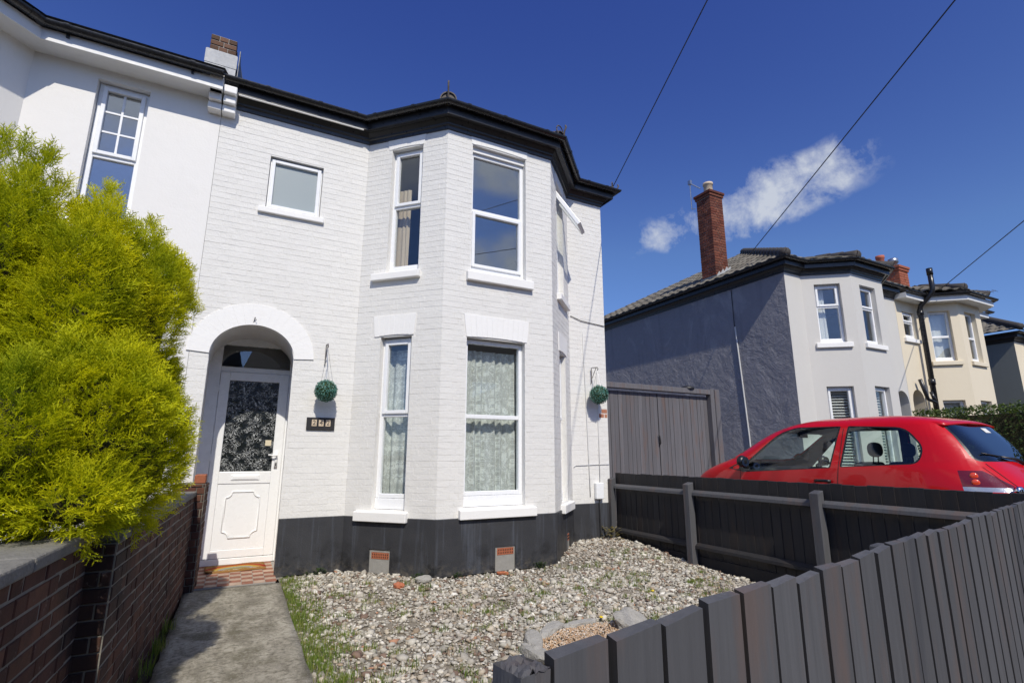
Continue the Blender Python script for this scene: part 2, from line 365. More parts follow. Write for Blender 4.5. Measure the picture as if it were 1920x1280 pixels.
def window(parent, f, u0, u1, z0, z1, inset=.085, transom=None, sash=(), fw=.052, glass='glass', bars=None, tilt=None, cill=.0, muntin=None, frame_mat='upvc', label=None):
    """frame mesh 'window' under parent; sashes, panes and glazing bars below it"""
    fr = MB(); o1 = -inset; o0 = -inset - .07
    zc = z0 + cill
    if cill: f.box(fr, u0, u1, o0, o1 + .012, z0, zc - .003)
    f.box(fr, u0, u0 + fw, o0, o1, zc, z1); f.box(fr, u1 - fw, u1, o0, o1, zc, z1)
    f.box(fr, u0 + fw, u1 - fw, o0, o1, z1 - fw, z1); f.box(fr, u0 + fw, u1 - fw, o0, o1, zc, zc + fw)
    cells = []
    if transom: f.box(fr, u0 + fw, u1 - fw, o0, o1, transom - fw * .5, transom + fw * .5); cells = [(zc + fw, transom - fw * .5), (transom + fw * .5, z1 - fw)]
    else: cells = [(zc + fw, z1 - fw)]
    w = fr.build('window', MAT[frame_mat], parent); bevel(w, .006, 2)
    if label: w['label'] = label
    for k, (a, b) in enumerate(cells):
        ua, ub = u0 + fw, u1 - fw; oo = o1 - .03
        if k in sash:
            s = MB(); sw = .045; e = .012; A, B, C, D = ua - e, ub + e, a - e, b + e; q0, q1 = o1 + .001, o1 + .024
            f.box(s, A, A + sw, q0 - .04, q1, C, D); f.box(s, B - sw, B, q0 - .04, q1, C, D)
            f.box(s, A + sw, B - sw, q0 - .04, q1, C, C + sw); f.box(s, A + sw, B - sw, q0 - .04, q1, D - sw, D)
            pn = MB(); f.box(pn, A + sw - .004, B - sw + .004, q0 - .022, q0 - .016, C + sw - .004, D - sw + .004)
            so = s.build('sash', MAT[frame_mat], w); po = pn.build('pane', MAT[glass], w)
            if tilt and k == tilt[0]:      # top-hung light pushed open
                piv = Vector(f.P((A + B) / 2, q1, D)); ax = f.d; rot = Matrix.Translation(piv) @ Matrix.Rotation(tilt[1], 4, ax) @ Matrix.Translation(-piv)
                for o_ in (so, po): o_.data.transform(rot)
            bevel(so, .006, 2)
            if muntin and k == len(cells) - 1:
                nu, nz = muntin; mm = MB(); a2, b2, c2, d2 = A + sw, B - sw, C + sw, D - sw
                for i in range(1, nu): x = a2 + (b2 - a2) * i / nu; f.box(mm, x - .011, x + .011, q0 - .028, q0 - .009, c2, d2)
                for j in range(1, nz):
                    y = c2 + (d2 - c2) * j / nz
                    for i in range(nu):
                        xa = a2 + (b2 - a2) * i / nu + (.011 if i else 0); xb = a2 + (b2 - a2) * (i + 1) / nu - (.011 if i < nu - 1 else 0)
                        f.box(mm, xa, xb, q0 - .028, q0 - .009, y - .011, y + .011)
                mm.build('glazing_bar', MAT[frame_mat], w)
        else:
            pn = MB(); f.box(pn, ua - .006, ub + .006, oo - .006, oo, a - .006, b + .006); pn.build('pane', MAT[glass], w)
    return w

def sill(parent, f, u0, u1, z0, z1, proud=.07, mat='trim_white'):
    s = MB(); s.hexa([f.P(u0, proud, z0), f.P(u1, proud, z0), f.P(u1, -.10, z0), f.P(u0, -.10, z0), f.P(u0, proud, z1 - .012), f.P(u1, proud, z1 - .012), f.P(u1, -.10, z1 + .012), f.P(u0, -.10, z1 + .012)])
    o = s.build('sill', MAT[mat], parent); bevel(o, .008, 2); return o

def lintel(parent, f, u0, u1, z0, z1, n, splay=.05, proud=.012, mat='trim_white', inset=.10):
    """flat arch of upright painted bricks"""
    rr = random.Random(int(u0 * 100 + z0 * 10)); c = (u0 + u1) / 2
    for i in range(n):
        a0, a1 = u0 + (u1 - u0) * i / n, u0 + (u1 - u0) * (i + 1) / n
        g_ = .0002; s0, s1 = (a0 - c) / (u1 - c) * splay, (a1 - c) / (u1 - c) * splay
        pr = proud + rr.uniform(-.0008, .0008); cm = .018 * (1 - ((a0 + a1) / 2 - c) ** 2 / (u1 - c) ** 2)
        b = MB(); b.hexa([f.P(a0 + g_, pr, z0 + cm), f.P(a1 - g_, pr, z0 + cm), f.P(a1 - g_, -inset, z0 + cm), f.P(a0 + g_, -inset, z0 + cm), f.P(a0 + s0 + g_, pr, z1), f.P(a1 + s1 - g_, pr, z1), f.P(a1 + s1 - g_, -inset, z1), f.P(a0 + s0 + g_, -inset, z1)])
        o = b.build('lintel_brick', MAT[mat], parent); bevel(o, .0015)

CH, BL, BH = .075, .2215, .112      # course height, stretcher and header pitch
def brick_cells(f, z0, z1, excl, seed, u_start=0.0):
    rr = random.Random(seed); cells = []; row = 0; z = z0
    while z < z1 - .02:
        zt = min(z + CH, z1); zc = (z + zt) / 2
        blocked = []
        for e in excl:
            r_ = e(zc)
            if r_: blocked.append(r_)
        u = -(.17 if row % 2 else 0.0) + u_start; k = row % 2; spans = []
        while u < f.w:
            L = BL if k % 2 == 0 else BH
            spans.append((max(0, u), min(f.w, u + L))); u += L; k += 1
        for a, b in spans:
            segs = [(a, b)]
            for (p, q) in blocked:
                ns = []
                for s0, s1 in segs:
                    if q <= s0 or p >= s1: ns.append((s0, s1)); continue
                    if p > s0: ns.append((s0, p))
                    if q < s1: ns.append((q, s1))
                segs = ns
            for s0, s1 in segs:
                if s1 - s0 > .022: cells.append((f, s0, s1, z, zt, rr.random()))
        z = zt; row += 1
    return cells
def rect_ex(u0, u1, z0, z1): return lambda zc: (u0, u1) if z0 < zc < z1 else None
def brick_verts(w, h, d=.02, j=.0055, c=.0035, jv=None):
    a, b = w / 2 - (j if jv is None else jv), h / 2 - j
    back = [(-a, 0, -b), (a, 0, -b), (a, 0, b), (-a, 0, b)]; front = [(-a + c, -d, -b + c), (a - c, -d, -b + c), (a - c, -d, b - c), (-a + c, -d, b - c)]
    mid = [(-a, -d + c, -b), (a, -d + c, -b), (a, -d + c, b), (-a, -d + c, b)]
    return back + mid + front, [(8, 9, 10, 11)] + [(4 + i, 4 + (i + 1) % 4, 8 + (i + 1) % 4, 8 + i) for i in range(4)] + [(i, (i + 1) % 4, 4 + (i + 1) % 4, 4 + i) for i in range(4)]
def lay_bricks(cells, parent, mat, proud, nobj=300, name='brick', jit=.0016, j=.0055, c=.0035, jv=None):
    """the bricks that show largest become objects of their own, the rest one mesh"""
    def size(cl):
        f, s0, s1, z0, z1, r_ = cl; p = Vector(f.P((s0 + s1) / 2, 0, (z0 + z1) / 2)); v = CAM - p
        return max(0, v.normalized().dot(f.n)) * (s1 - s0) * (z1 - z0) / v.length_squared
    cells = sorted(cells, key=size, reverse=True); cache = {}; rest = MB()
    for k, (f, s0, s1, z0, z1, r_) in enumerate(cells):
        w, h = s1 - s0, z1 - z0; pr = proud - .02 + (r_ - .5) * 2 * jit
        org = Vector(f.P((s0 + s1) / 2, pr, (z0 + z1) / 2))
        wig = Matrix.Rotation((((r_ * 7.7) % 1) - .5) * .014, 4, 'Z') @ Matrix.Rotation((((r_ * 13.3) % 1) - .5) * .012, 4, 'X') @ Matrix.Rotation((((r_ * 31.7) % 1) - .5) * .010, 4, 'Y')
        mw = Matrix.Translation(org) @ Matrix(((f.d.x, -f.n.x, 0, 0), (f.d.y, -f.n.y, 0, 0), (0, 0, 1, 0), (0, 0, 0, 1))) @ wig
        if k < nobj:
            key = (round(w, 3), round(h, 3))
            if key not in cache:
                b = MB(); b.add(*brick_verts(key[0], key[1], j=j, c=c, jv=jv)); cache[key] = b.mesh(name, mat)
            link(name, cache[key], parent, mw)
        else:
            vs, fs = brick_verts(w, h, j=j, c=c, jv=jv); rest.add([mw @ Vector(v) for v in vs], fs)
    if rest.v:
        o = rest.build(name + 'work', mat, parent); o['kind'] = 'stuff'

EAVE_PROF = [(-.02, 5.80), (.018, 5.80), (.024, 5.850), (.042, 5.862), (.046, 5.885), (.085, 5.935), (.090, 5.95), (.150, 5.95), (.150, 5.925), (.172, 5.925), (.172, 6.075), (-.02, 6.075)]

# ================================================================== our house
HX0, HX1 = -.60, 5.45
house = thing('painted_brick_house', 'off-white painted brick house with black plinth, arched porch and two-storey bay', 'house', (2.4, 9.0, 0))
F1 = Face((HX0, 7), (1.285, 7)); F2 = Face((1.285, 7), (2.17, 6.1)); F3 = Face((2.17, 6.1), (3.83, 6.1)); F4 = Face((3.83, 6.1), (4.715, 7)); F5 = Face((4.715, 7), (HX1, 7))
F6 = Face((HX1, 7), (HX1, 15)); F7 = Face((HX1, 15), (HX0, 15))
uc, aw, zs_, rise = .665, .465, 2.56, .39           # arch: centre, half width, springing, rise
def arch_z(u): t = max(0, 1 - ((u - uc) / aw) ** 2); return zs_ + rise * math.sqrt(t)
A0, A1 = uc - aw, uc + aw
W1 = (.62, 1.29, 4.53, 5.27)
W2u = (.395, .885, 3.79, 5.64); W2l = (.375, .835, .72, 2.90)
W3u = (.375, 1.225, 3.79, 5.68); W3l = (.345, 1.205, .75, 2.885)
W4u = (F4.w - .885, F4.w - .395, 3.79, 5.64); W4l = (F4.w - .835, F4.w - .375, .72, 2.90)
mb = MB(); ZT = 5.97
skin(mb, F1, 0, ZT, [W1, (A0, A1, 0, zs_ + rise)], -.0012, .16, (1,))
YD = .90   # porch depth
na = 28
for k in range(na):
    a, b = A0 + (A1 - A0) * k / na, A0 + (A1 - A0) * (k + 1) / na
    mb.quad(F1.P(a, -.0012, arch_z(a)), F1.P(b, -.0012, arch_z(b)), F1.P(b, -.0012, zs_ + rise), F1.P(a, -.0012, zs_ + rise))
    bk = lambda u: uc + (u - uc) * 1.10 + .02
    mb.quad(F1.P(a, -.006, arch_z(a)), F1.P(bk(a), -YD - .1, arch_z(a)), F1.P(bk(b), -YD - .1, arch_z(b)), F1.P(b, -.006, arch_z(b)))
mb.quad(F1.P(A0, -.006, 0), F1.P(A0, -.006, zs_), F1.P(bk(A0), -YD - .1, zs_), F1.P(bk(A0), -YD - .1, 0))
mb.quad(F1.P(A1, -.006, zs_), F1.P(A1, -.006, 0), F1.P(bk(A1), -YD - .1, 0), F1.P(bk(A1), -YD - .1, zs_))
skin(mb, F2, 0, ZT, [W2u, W2l], -.0012); skin(mb, F3, 0, ZT, [W3u, W3l], -.0012); skin(mb, F4, 0, ZT, [W4u, W4l], -.0012); skin(mb, F5, 0, ZT, [], -.0012)
skin(mb, F6, 0, ZT, []); skin(mb, F7, 0, ZT, [])
mb.build('wall', MAT['paintbrick'], house)

# bricks, one by one
PZ = .635
cells = []
def arch_ex(zc):
    if zc < 2.575: return (A0 - .004, A1 + .004)
    t = 1 - ((zc - 2.575) / .635) ** 2
    if t <= 0: return None
    w_ = .700 * math.sqrt(t); return (uc - w_, uc + w_)
cells += brick_cells(F1, PZ, 5.81, [rect_ex(W1[0], W1[1], 4.43, 5.27), arch_ex], 1)
cells += brick_cells(F2, PZ, 5.81, [rect_ex(W2u[0], W2u[1], 3.67, 5.84), rect_ex(W2l[0], W2l[1], .58, 2.90), rect_ex(.23, .90, 2.90, 3.19), rect_ex(.30, .95, 5.64, 5.9), rect_ex(.16, .90, .55, .735), rect_ex(.20, .93, 3.66, 3.79)], 2)
cells += brick_cells(F3, PZ, 5.81, [rect_ex(W3u[0], W3u[1], 3.67, 5.84), rect_ex(W3l[0], W3l[1], .58, 2.885), rect_ex(.295, 1.275, 2.885, 3.19), rect_ex(.27, 1.35, .60, .76), rect_ex(.31, 1.32, 3.65, 3.79), rect_ex(.37, 1.23, 5.68, 5.9)], 3)
m4 = lambda a, b: (F4.w - b, F4.w - a)
cells += brick_cells(F4, PZ, 5.81, [rect_ex(W4u[0], W4u[1], 3.67, 5.84), rect_ex(W4l[0], W4l[1], .58, 2.90), rect_ex(*m4(.23, .90), 2.90, 3.19), rect_ex(*m4(.30, .95), 5.64, 5.9), rect_ex(*m4(.16, .90), .55, .735), rect_ex(*m4(.20, .93), 3.66, 3.79)], 4)
bare = rect_ex(.555, .735, 2.005, 2.155)
cells += brick_cells(F5, PZ, 5.81, [], 5)
bare_cells = [c for c in cells if c[0] is F5 and c[1] > .52 and 1.98 < c[3] < 2.12]
cells = [c for c in cells if c not in bare_cells]
# porch jambs
FJ = Face((HX0 + A0, 7.0), (HX0 + bk(A0), 7.88)); FJ2 = Face((HX0 + bk(A1), 7.88), (HX0 + A1, 7.0))
cells += brick_cells(FJ, .10, 2.56, [], 6) + brick_cells(FJ2, .10, 2.56, [], 8)
lay_bricks(cells, house, MAT['paintbrick'], .0016, 292, j=.0008, c=.0020, jv=.0, jit=.0011)
MAT['bare_brick'] = m_brick('worn_red_brick', [(0, (.42, .17, .10)), (1, (.50, .24, .15))], .0)
lay_bricks(bare_cells, house, MAT['bare_brick'], .0035, 10, name='bare_brick')

# plinth
PP = .018; EXT = PP * math.tan(R(22.5))
def plinth_piece(f, u0, u1, ops, e0=0, e1=0):
    pl = MB(); g_ = Face(f.P(u0 - e0, 0, 0)[:2], f.P(u1 + e1, 0, 0)[:2]); oo = [(a - u0 + e0, b - u0 + e0, c, d) for a, b, c, d in ops]
    skin(pl, g_, 0, PZ, oo, PP, .006)
    pl.quad(g_.P(0, PP, PZ), g_.P(g_.w, PP, PZ), g_.P(g_.w, -.01, PZ + .012), g_.P(0, -.01, PZ + .012))
    for u_ in (0, g_.w): pl.quad(g_.P(u_, PP, 0), g_.P(u_, PP, PZ), g_.P(u_, -.02, PZ), g_.P(u_, -.02, 0))
    return pl
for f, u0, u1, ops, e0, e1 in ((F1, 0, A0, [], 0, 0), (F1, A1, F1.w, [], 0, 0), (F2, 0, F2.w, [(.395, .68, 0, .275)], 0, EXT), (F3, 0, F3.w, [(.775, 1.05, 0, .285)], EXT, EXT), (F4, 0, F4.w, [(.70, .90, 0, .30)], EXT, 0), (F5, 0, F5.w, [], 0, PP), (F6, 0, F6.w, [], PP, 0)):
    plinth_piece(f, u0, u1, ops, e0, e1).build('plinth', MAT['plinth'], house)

# air vents low in the plinth
def vent(f, u0, u1, zt, bz0, bz1):
    b = MB(); f.box(b, u0 + .001, u1 - .001, -.05, .004, -.06, bz0 - .004); f.box(b, u0 + .001, u1 - .001, -.05, .004, bz1 + .004, zt - .001); f.box(b, u0 + .001, u0 + .026, -.05, .004, bz0 - .004, bz1 + .004); f.box(b, u1 - .016, u1 - .001, -.05, .004, bz0 - .004, bz1 + .004)
    v = b.build('vent', MAT['cement'], house)
    g_ = MB(); f.box(g_, u0 + .03, u1 - .02, -.05, .008, bz0, bz1); ab = g_.build('air_brick', MAT['terracotta'], v)
    hl = MB(); n = 9
    for r_ in range(2):
        for i in range(n):
            x = u0 + .045 + (u1 - u0 - .08) * i / (n - 1); z = bz0 + (bz1 - bz0) * (.3 + .42 * r_); f.box(hl, x - .005, x + .005, -.03, .0095, z - .010, z + .010)
    hl.build('hole', MAT['dark'], v)
vent(F2, .395, .68, .275, .165, .235); vent(F3, .775, 1.05, .285, .185, .262); vent(F4, .70, .90, .30, .18, .27)

# arch over the porch, stone by stone
n = 19; rr = random.Random(5)
for i in range(n):
    t0, t1 = math.pi - math.pi * i / n, math.pi - math.pi * (i + 1) / n; e = -.0004; b = MB(); ts = np.linspace(t0 + e, t1 - e, 4); pr = .016 + rr.uniform(-.0008, .0008)
    for q in range(3):
        p = []
        for (o_, ) in ((pr,),):
            inn = [(uc + aw * math.cos(t), zs_ + rise * math.sin(t)) for t in (ts[q], ts[q + 1])]; ou = [(uc + .700 * math.cos(t), zs_ + .015 + .635 * math.sin(t)) for t in (ts[q], ts[q + 1])]
        I0, I1, O0, O1 = inn[0], inn[1], ou[0], ou[1]
        b.quad(F1.P(I0[0], pr, I0[1]), F1.P(I1[0], pr, I1[1]), F1.P(O1[0], pr, O1[1]), F1.P(O0[0], pr, O0[1]))
        b.quad(F1.P(I1[0], pr, I1[1]), F1.P(I0[0], pr, I0[1]), F1.P(I0[0], -.11, I0[1]), F1.P(I1[0], -.11, I1[1]))
        b.quad(F1.P(O0[0], pr, O0[1]), F1.P(O1[0], pr, O1[1]), F1.P(O1[0], -.02, O1[1]), F1.P(O0[0], -.02, O0[1]))
        if q == 0: b.quad(F1.P(O0[0], pr, O0[1]), F1.P(O0[0], -.02, O0[1]), F1.P(I0[0], -.02, I0[1]), F1.P(I0[0], pr, I0[1]))
        if q == 2: b.quad(F1.P(O1[0], -.02, O1[1]), F1.P(O1[0], pr, O1[1]), F1.P(I1[0], pr, I1[1]), F1.P(I1[0], -.02, I1[1]))
    b.build('arch_brick', MAT['trim_white'], house)

# windows, sills, lintels
window(house, F1, .625, 1.285, 4.535, 5.265, .055, None, (0,), .03, glass='frosted', label='small obscure-glazed window above the porch')
sill(house, F1, .535, 1.345, 4.445, 4.53, .045)
window(house, F2, *W2u[:2], 3.80, 5.635, .085, 4.775, (1,), cill=.05)
window(house, F3, *W3u[:2], 3.80, 5.60, .085, 4.72, (0,), cill=.05, glass='glass_sky')
window(house, F4, *W4u[:2], 3.80, 5.635, .085, 4.775, (1,), cill=.05, tilt=(1, R(-33)), label='window with its top light pushed open')
b = MB(); F3.box(b, W3u[0] + .002, W3u[1] - .002, -.15, -.05, 5.603, 5.678); b.build('head_board', MAT['trim_white'], house)
window(house, F2, *W2l[:2], .73, 2.885, .085, 1.885, (1,), cill=.13)
window(house, F3, *W3l[:2], .76, 2.875, .085, 1.87, (), cill=.13)
window(house, F4, *W4l[:2], .73, 2.885, .085, 1.885, (1,), cill=.13)
sill(house, F2, .205, .925, 3.68, 3.785); sill(house, F3, .315, 1.32, 3.655, 3.785); sill(house, F4, F4.w - .925, F4.w - .205, 3.68, 3.785)
sill(house, F2, .165, .895, .590, .715); sill(house, F3, .28, 1.345, .625, .745); sill(house, F4, F4.w - .895, F4.w - .165, .590, .715)
lintel(house, F2, .285, .865, 2.905, 3.19, 8, .03); lintel(house, F3, .335, 1.235, 2.888, 3.19, 12, .035); lintel(house, F4, F4.w - .865, F4.w - .285, 2.905, 3.19, 8, .03)
lintel(house, F2, .345, .900, 5.645, 5.83, 8, .03, .008); lintel(house, F4, F4.w - .900, F4.w - .345, 5.645, 5.83, 8, .03, .008); lintel(house, F3, .36, 1.24, 5.685, 5.83, 12, .02, .008)

# eaves: moulding, fascia, gutter
epath = [(HX0 + .16, 7), (1.285, 7), (2.17, 6.1), (3.83, 6.1), (4.715, 7), (HX1, 7), (HX1, 15)]
e = MB(); sweep(e, epath, EAVE_PROF); bevel(e.build('eaves_moulding', MAT['blackpaint'], house), .004)
e = MB(); sweep(e, [(HX0 + .17, 7), (1.16, 7)], [(.150, 5.914), (.176, 5.914), (.176, 5.923), (.150, 5.923)]); e.build('lit_edge_strip', MAT['trim_white'], house)  # white strip added for the lit lower edge of the fascia
gpath = [(HX0 - .05, 7), (1.285, 7), (2.17, 6.1), (3.83, 6.1), (4.715, 7), (HX1, 7), (HX1, 15)]
e = MB(); sweep(e, gpath, gutter_prof(.175, 6.085, .055)); gut = e.build('gutter', MAT['gutter'], house)
def union(f, u, o=.175, z=6.085, r=.055, w=.05, par=gut):
    e = MB(); d = f.d; a = f.P(u - w / 2, 0, 0); b_ = f.P(u + w / 2, 0, 0); sweep(e, [a[:2], b_[:2]], gutter_prof(o - .006, z + .003, r + .007)); e.build('gutter_union', MAT['gutter'], par)
for f, us in ((F1, (.5, 1.15, 1.62)), (F2, (.25, .85)), (F3, (.2, .75, 1.45)), (F4, (.3, .9)), (F5, (.3, .7))):
    for u in us: union(f, u)
# roof: main hipped slope, ridge hips over the bay
rf = MB(); ex0, ex1, ey0, ey1, ez = HX0, HX1 + .22, 6.78, 15.22, 6.06; rh = 2.45; ymid = (ey0 + ey1) / 2
A_, B_, C_, D_ = (ex0, ey0, ez), (ex1, ey0, ez), (ex1, ey1, ez), (ex0, ey1, ez); R0, R1 = (ex0, ymid, ez + rh), (ex1 - 4.0, ymid, ez + rh)
rf.quad(A_, B_, R1, R0); rf.add((B_, C_, R1), ((0, 1, 2),)); rf.quad(C_, D_, R0, R1); rf.quad(A_, D_, C_, B_)
bp = [Face((1.285, 7), (2.17, 6.1)), F3]; off = lambda p, q: (p[0], p[1], q)
b0, b1, b2, b3 = (1.19, 6.78, ez), (2.08, 5.88, ez), (3.92, 5.88, ez), (4.81, 6.78, ez); pk = (3.0, 7.75, ez + .62)
k0, k3 = (1.9, 7.75, ez + .615), (4.1, 7.75, ez + .615)
rf.quad(b1, b2, (3.5, 7.4, ez + .60), (2.5, 7.4, ez + .60)); rf.quad(b0, b1, (2.5, 7.4, ez + .60), (1.6, 7.6, ez + .52)); rf.quad(b2, b3, (4.4, 7.6, ez + .52), (3.5, 7.4, ez + .60))
rf.quad((1.6, 7.6, ez + .52), (2.5, 7.4, ez + .60), (3.5, 7.4, ez + .60), (4.4, 7.6, ez + .52))
roof = rf.build('roof', MAT['slate'], house)
# round hip ends with iron hooks above the bay corners
def hip_end(c, ax, r, hook=.17, ring=False):
    c = Vector(c); ax = Vector(ax).normalized(); sd = ax.cross(Vector((0, 0, 1))).normalized(); up = sd.cross(ax)
    b = MB(); n = 14; vs = []
    for d_, s_ in ((0, 1), (.34, 1), (.34, .86), (0, .86)):
        for k in range(n + 1): t = math.pi * (-.12 + 1.24 * k / n); vs.append(c - ax * d_ + (sd * math.cos(t) + up * math.sin(t)) * r * s_ + Vector((0, 0, d_ * .30)))
    q = n + 1
    for L in range(4):
        b.add(vs, [(L * q + k, L * q + k + 1, ((L + 1) % 4) * q + k + 1, ((L + 1) % 4) * q + k) for k in range(n)])
    b.add([c - ax * .02 + (sd * math.cos(2 * math.pi * k / 16) + up * math.sin(2 * math.pi * k / 16)) * r * .86 for k in range(16)], [tuple(range(16))])
    o = b.build('hip_tile', MAT['rust'], roof, True)
    h = MB(); p0 = c + ax * .015 + Vector((0, 0, -r * .6)); h.tube([p0, p0 + ax * .03 + Vector((0, 0, .05)), p0 + ax * .04 + Vector((0, 0, hook)), p0 + ax * .07 + Vector((0, 0, hook + .05)), p0 + ax * .055 + Vector((0, 0, hook + .085))], .014, 6)
    if ring:
        cc = c + Vector((-.03, 0, r * .9)); h.tube([cc + (sd * math.cos(t) + up * math.sin(t)) * .085 for t in np.linspace(0, 2 * math.pi, 16)], .009, 6)
    h.build('hip_iron', MAT['rust'], roof, True)
hip_end((2.085, 5.90, 6.125), (-.38, -.92, 0), .115, .20); hip_end((3.915, 5.90, 6.11), (.38, -.92, 0), .10, .14, True); hip_end((5.64, 6.82, 6.10), (.7, -.7, 0), .07, .06, True)
# party-wall corbel
for k, (z0_, z1_, pr) in enumerate(((5.965, 6.04, .30), (5.86, 5.962, .25), (5.755, 5.857, .19), (5.655, 5.752, .13))):
    for s_ in ((-.155, -.004), (.004, .155)):
        b = MB(); Fx = Face((HX0, 7), (HX0 + 1, 7))
        if k == 0 and s_[0] > 0: continue
        if k == 2 or True: Fx.box(b, s_[0] + (.005 if k == 2 else 0), s_[1] - (.005 if k == 2 else 0), -.02, pr, z0_, z1_)
        bevel(b.build('corbel', MAT['render_white'] if s_[0] < 0 else MAT['trim_white'], house), .012, 2)
# chimney stub on the party wall
ch = MB(); ch.box(-.89, -.53, 7.20, 7.58, 6.0, 6.735); cs = ch.build('chimney', MAT['lead_white'], house)
MAT['old_brick'] = m_brick('sooty_chimney_brick', [(0, (.10, .06, .04)), (.5, (.16, .085, .05)), (1, (.22, .12, .08))], .35)
mo = MB(); mo.box(-.855, -.555, 7.225, 7.555, 6.735, 6.98); mo.build('chimney_core', MAT['mortar'], cs)
for r_ in range(3):
    z = 6.74 + r_ * .08
    for k in range(2 if r_ % 2 else 3):
        n_ = 2 if r_ % 2 else 3; x0 = -.865 + .32 * k / n_; x1 = -.865 + .32 * (k + 1) / n_
        b = MB(); b.box(x0 + .004, x1 - .004, 7.215, 7.34, z + .004, z + .074); bevel(b.build('brick', MAT['old_brick'], cs), .006)
        b = MB(); b.box(x0 + .004, x1 - .004, 7.42, 7.565, z + .004, z + .074); bevel(b.build('brick', MAT['old_brick'], cs), .006)
b = MB(); b.add([(-.51, 7.2, 6.0), (-.51, 7.6, 6.0), (-.51, 7.6, 6.90), (-.51, 7.3, 6.90), (-.50, 7.2, 6.0), (-.30, 7.6, 6.0), (-.50, 7.6, 6.90), (-.50, 7.3, 6.90)], ((0, 1, 2, 3), (4, 7, 6, 5), (3, 2, 6, 7), (0, 3, 7, 4))); b.build('flashing', MAT['lead'], cs)
b = MB(); b.box(-.90, -.52, 7.19, 7.20, 6.52, 6.72); b.box(-.895, -.525, 7.192, 7.2, 6.2, 6.512); b.build('flashing', MAT['lead_white'], cs)

# rooms behind the glass
rm = MB()
foot = [(HX0 + .05, 7.2), (1.36, 7.2), (2.24, 6.28), (3.76, 6.28), (4.64, 7.2), (5.36, 7.2), (5.36, 11), (HX0 + .05, 11)]
foot0 = [(1.02, 7.2)] + foot[1:7] + [(HX0 + .05, 11), (HX0 + .05, 8.05), (1.02, 8.05)]
for z_, m_ in ((.25, 1), (3.02, 0), (3.34, 1), (5.80, 0)):
    ft = foot0 if z_ == .25 else foot; rm.add([(x, y, z_) for x, y in ft], [tuple(range(len(ft)))], m_)
for z0_, z1_ in ((.25, 3.02), (3.34, 5.80)):
    rm.quad((HX0 + .05, 11, z0_), (5.36, 11, z0_), (5.36, 11, z1_), (HX0 + .05, 11, z1_)); rm.quad((5.36, 7.2, z0_), (5.36, 11, z0_), (5.36, 11, z1_), (5.36, 7.2, z1_))
    rm.quad((1.02, 8.05, z0_), (1.02, 11, z0_), (1.02, 11, z1_), (1.02, 8.05, z1_))
    rm.quad((1.02, 7.2, z0_), (1.02, 8.05, z0_), (1.02, 8.05, z1_), (1.02, 7.2, z1_)); rm.quad((HX0 + .05, 8.05 if z0_ < 1 else 7.2, z0_), (HX0 + .05, 11, z0_), (HX0 + .05, 11, z1_), (HX0 + .05, 8.05 if z0_ < 1 else 7.2, z1_))
rm.build('room', [MAT['plaster'], MAT['carpet']], house)

# ------------------------------------------------------------------ porch: step, door, mat
MAT['concrete_dark'] = simple('old_concrete', (.19, .175, .15), .9, .3, 10, .7, 90, .006, dirt=.5)
MAT['tile_red'] = m_brick('red_floor_tile', [(0, (.30, .12, .075)), (1, (.38, .17, .11))], .2); MAT['tile_cream'] = m_brick('cream_floor_tile', [(0, (.50, .36, .27)), (1, (.58, .43, .33))], .25)
st = MB(); st.box(-.43, .535, 6.70, 6.99, -.03, .012); st.box(-.43, .63, 6.9905, 7.98, -.03, .012); step = st.build('porch_step', MAT['mortar'], house)
tm = {}
for ii in range(8):
    for jj in range(11):
        cx, cy = -.395 + (ii + .5) * .118, 6.705 + (jj + .5) * .1085
        lim_r = .525 if cy < 7.0 else .545
        if cx > lim_r + .01: continue
        k = (ii + jj) % 2
        if k not in tm:
            b = MB(); b.box(-.056, .056, -.0515, .0515, 0, .0065); tm[k] = b.mesh('tile', MAT['tile_red' if k else 'tile_cream'])
        link('tile', tm[k], step, Matrix.Translation((cx, cy, .012)) @ Matrix.Rotation(random.uniform(-.006, .006), 4, 'Z'))

FD = Face((-.40, 7.90), (.66, 7.90)); du = .40
MAT['door_glass'] = None
def m_doorglass():
    g = G('etched_door_glass'); p = g.pos((1, .0, 1)); 
    d = g.noise(p, 13, 3, .6, 2.2)
    v = g.voro(g.mix(.12, p, d, 'ADD'), 26, 'DISTANCE_TO_EDGE'); sw = g.noise(p, 13, 2, .45, 3.2)
    msk = g.math('MULTIPLY', g.rng(g.math('ABSOLUTE', g.math('SUBTRACT', sw, .52)), .045, .0), g.rng(g.noise(p, 9, 2, .5), .40, .55))
    c = g.mix(msk, (.010, .013, .014), (.58, .60, .60))
    return g.done(g.bsdf(c, g.rng(msk, 0, 1, .12, .4), g.bump(g.math('ADD', sw, v), .5, .006), spec=.5))
MAT['door_glass'] = m_doorglass()
fr = MB(); DZ0, DZT = .020, 2.90
FD.box(fr, -.035, .115, -.08, 0, DZ0, 2.95); FD.box(fr, .965, 1.05, -.08, 0, DZ0, 2.95); FD.box(fr, .115, .965, -.08, 0, 2.475, 2.545); FD.box(fr, .115, .965, -.08, 0, 2.845, 2.95); FD.box(fr, .115, .965, -.08, .02, DZ0, .095)
dfr = fr.build('door_frame', MAT['upvc'], house); bevel(dfr, .006, 2)
pn = MB(); FD.box(pn, .105, .975, -.05, -.042, 2.535, 2.855); pn.build('transom_pane', MAT['glass'], dfr)
lf = MB(); a, b_, z0_, z1_ = .117, .963, .10, 2.473; gl = (.235, .845, 1.165, 2.36)
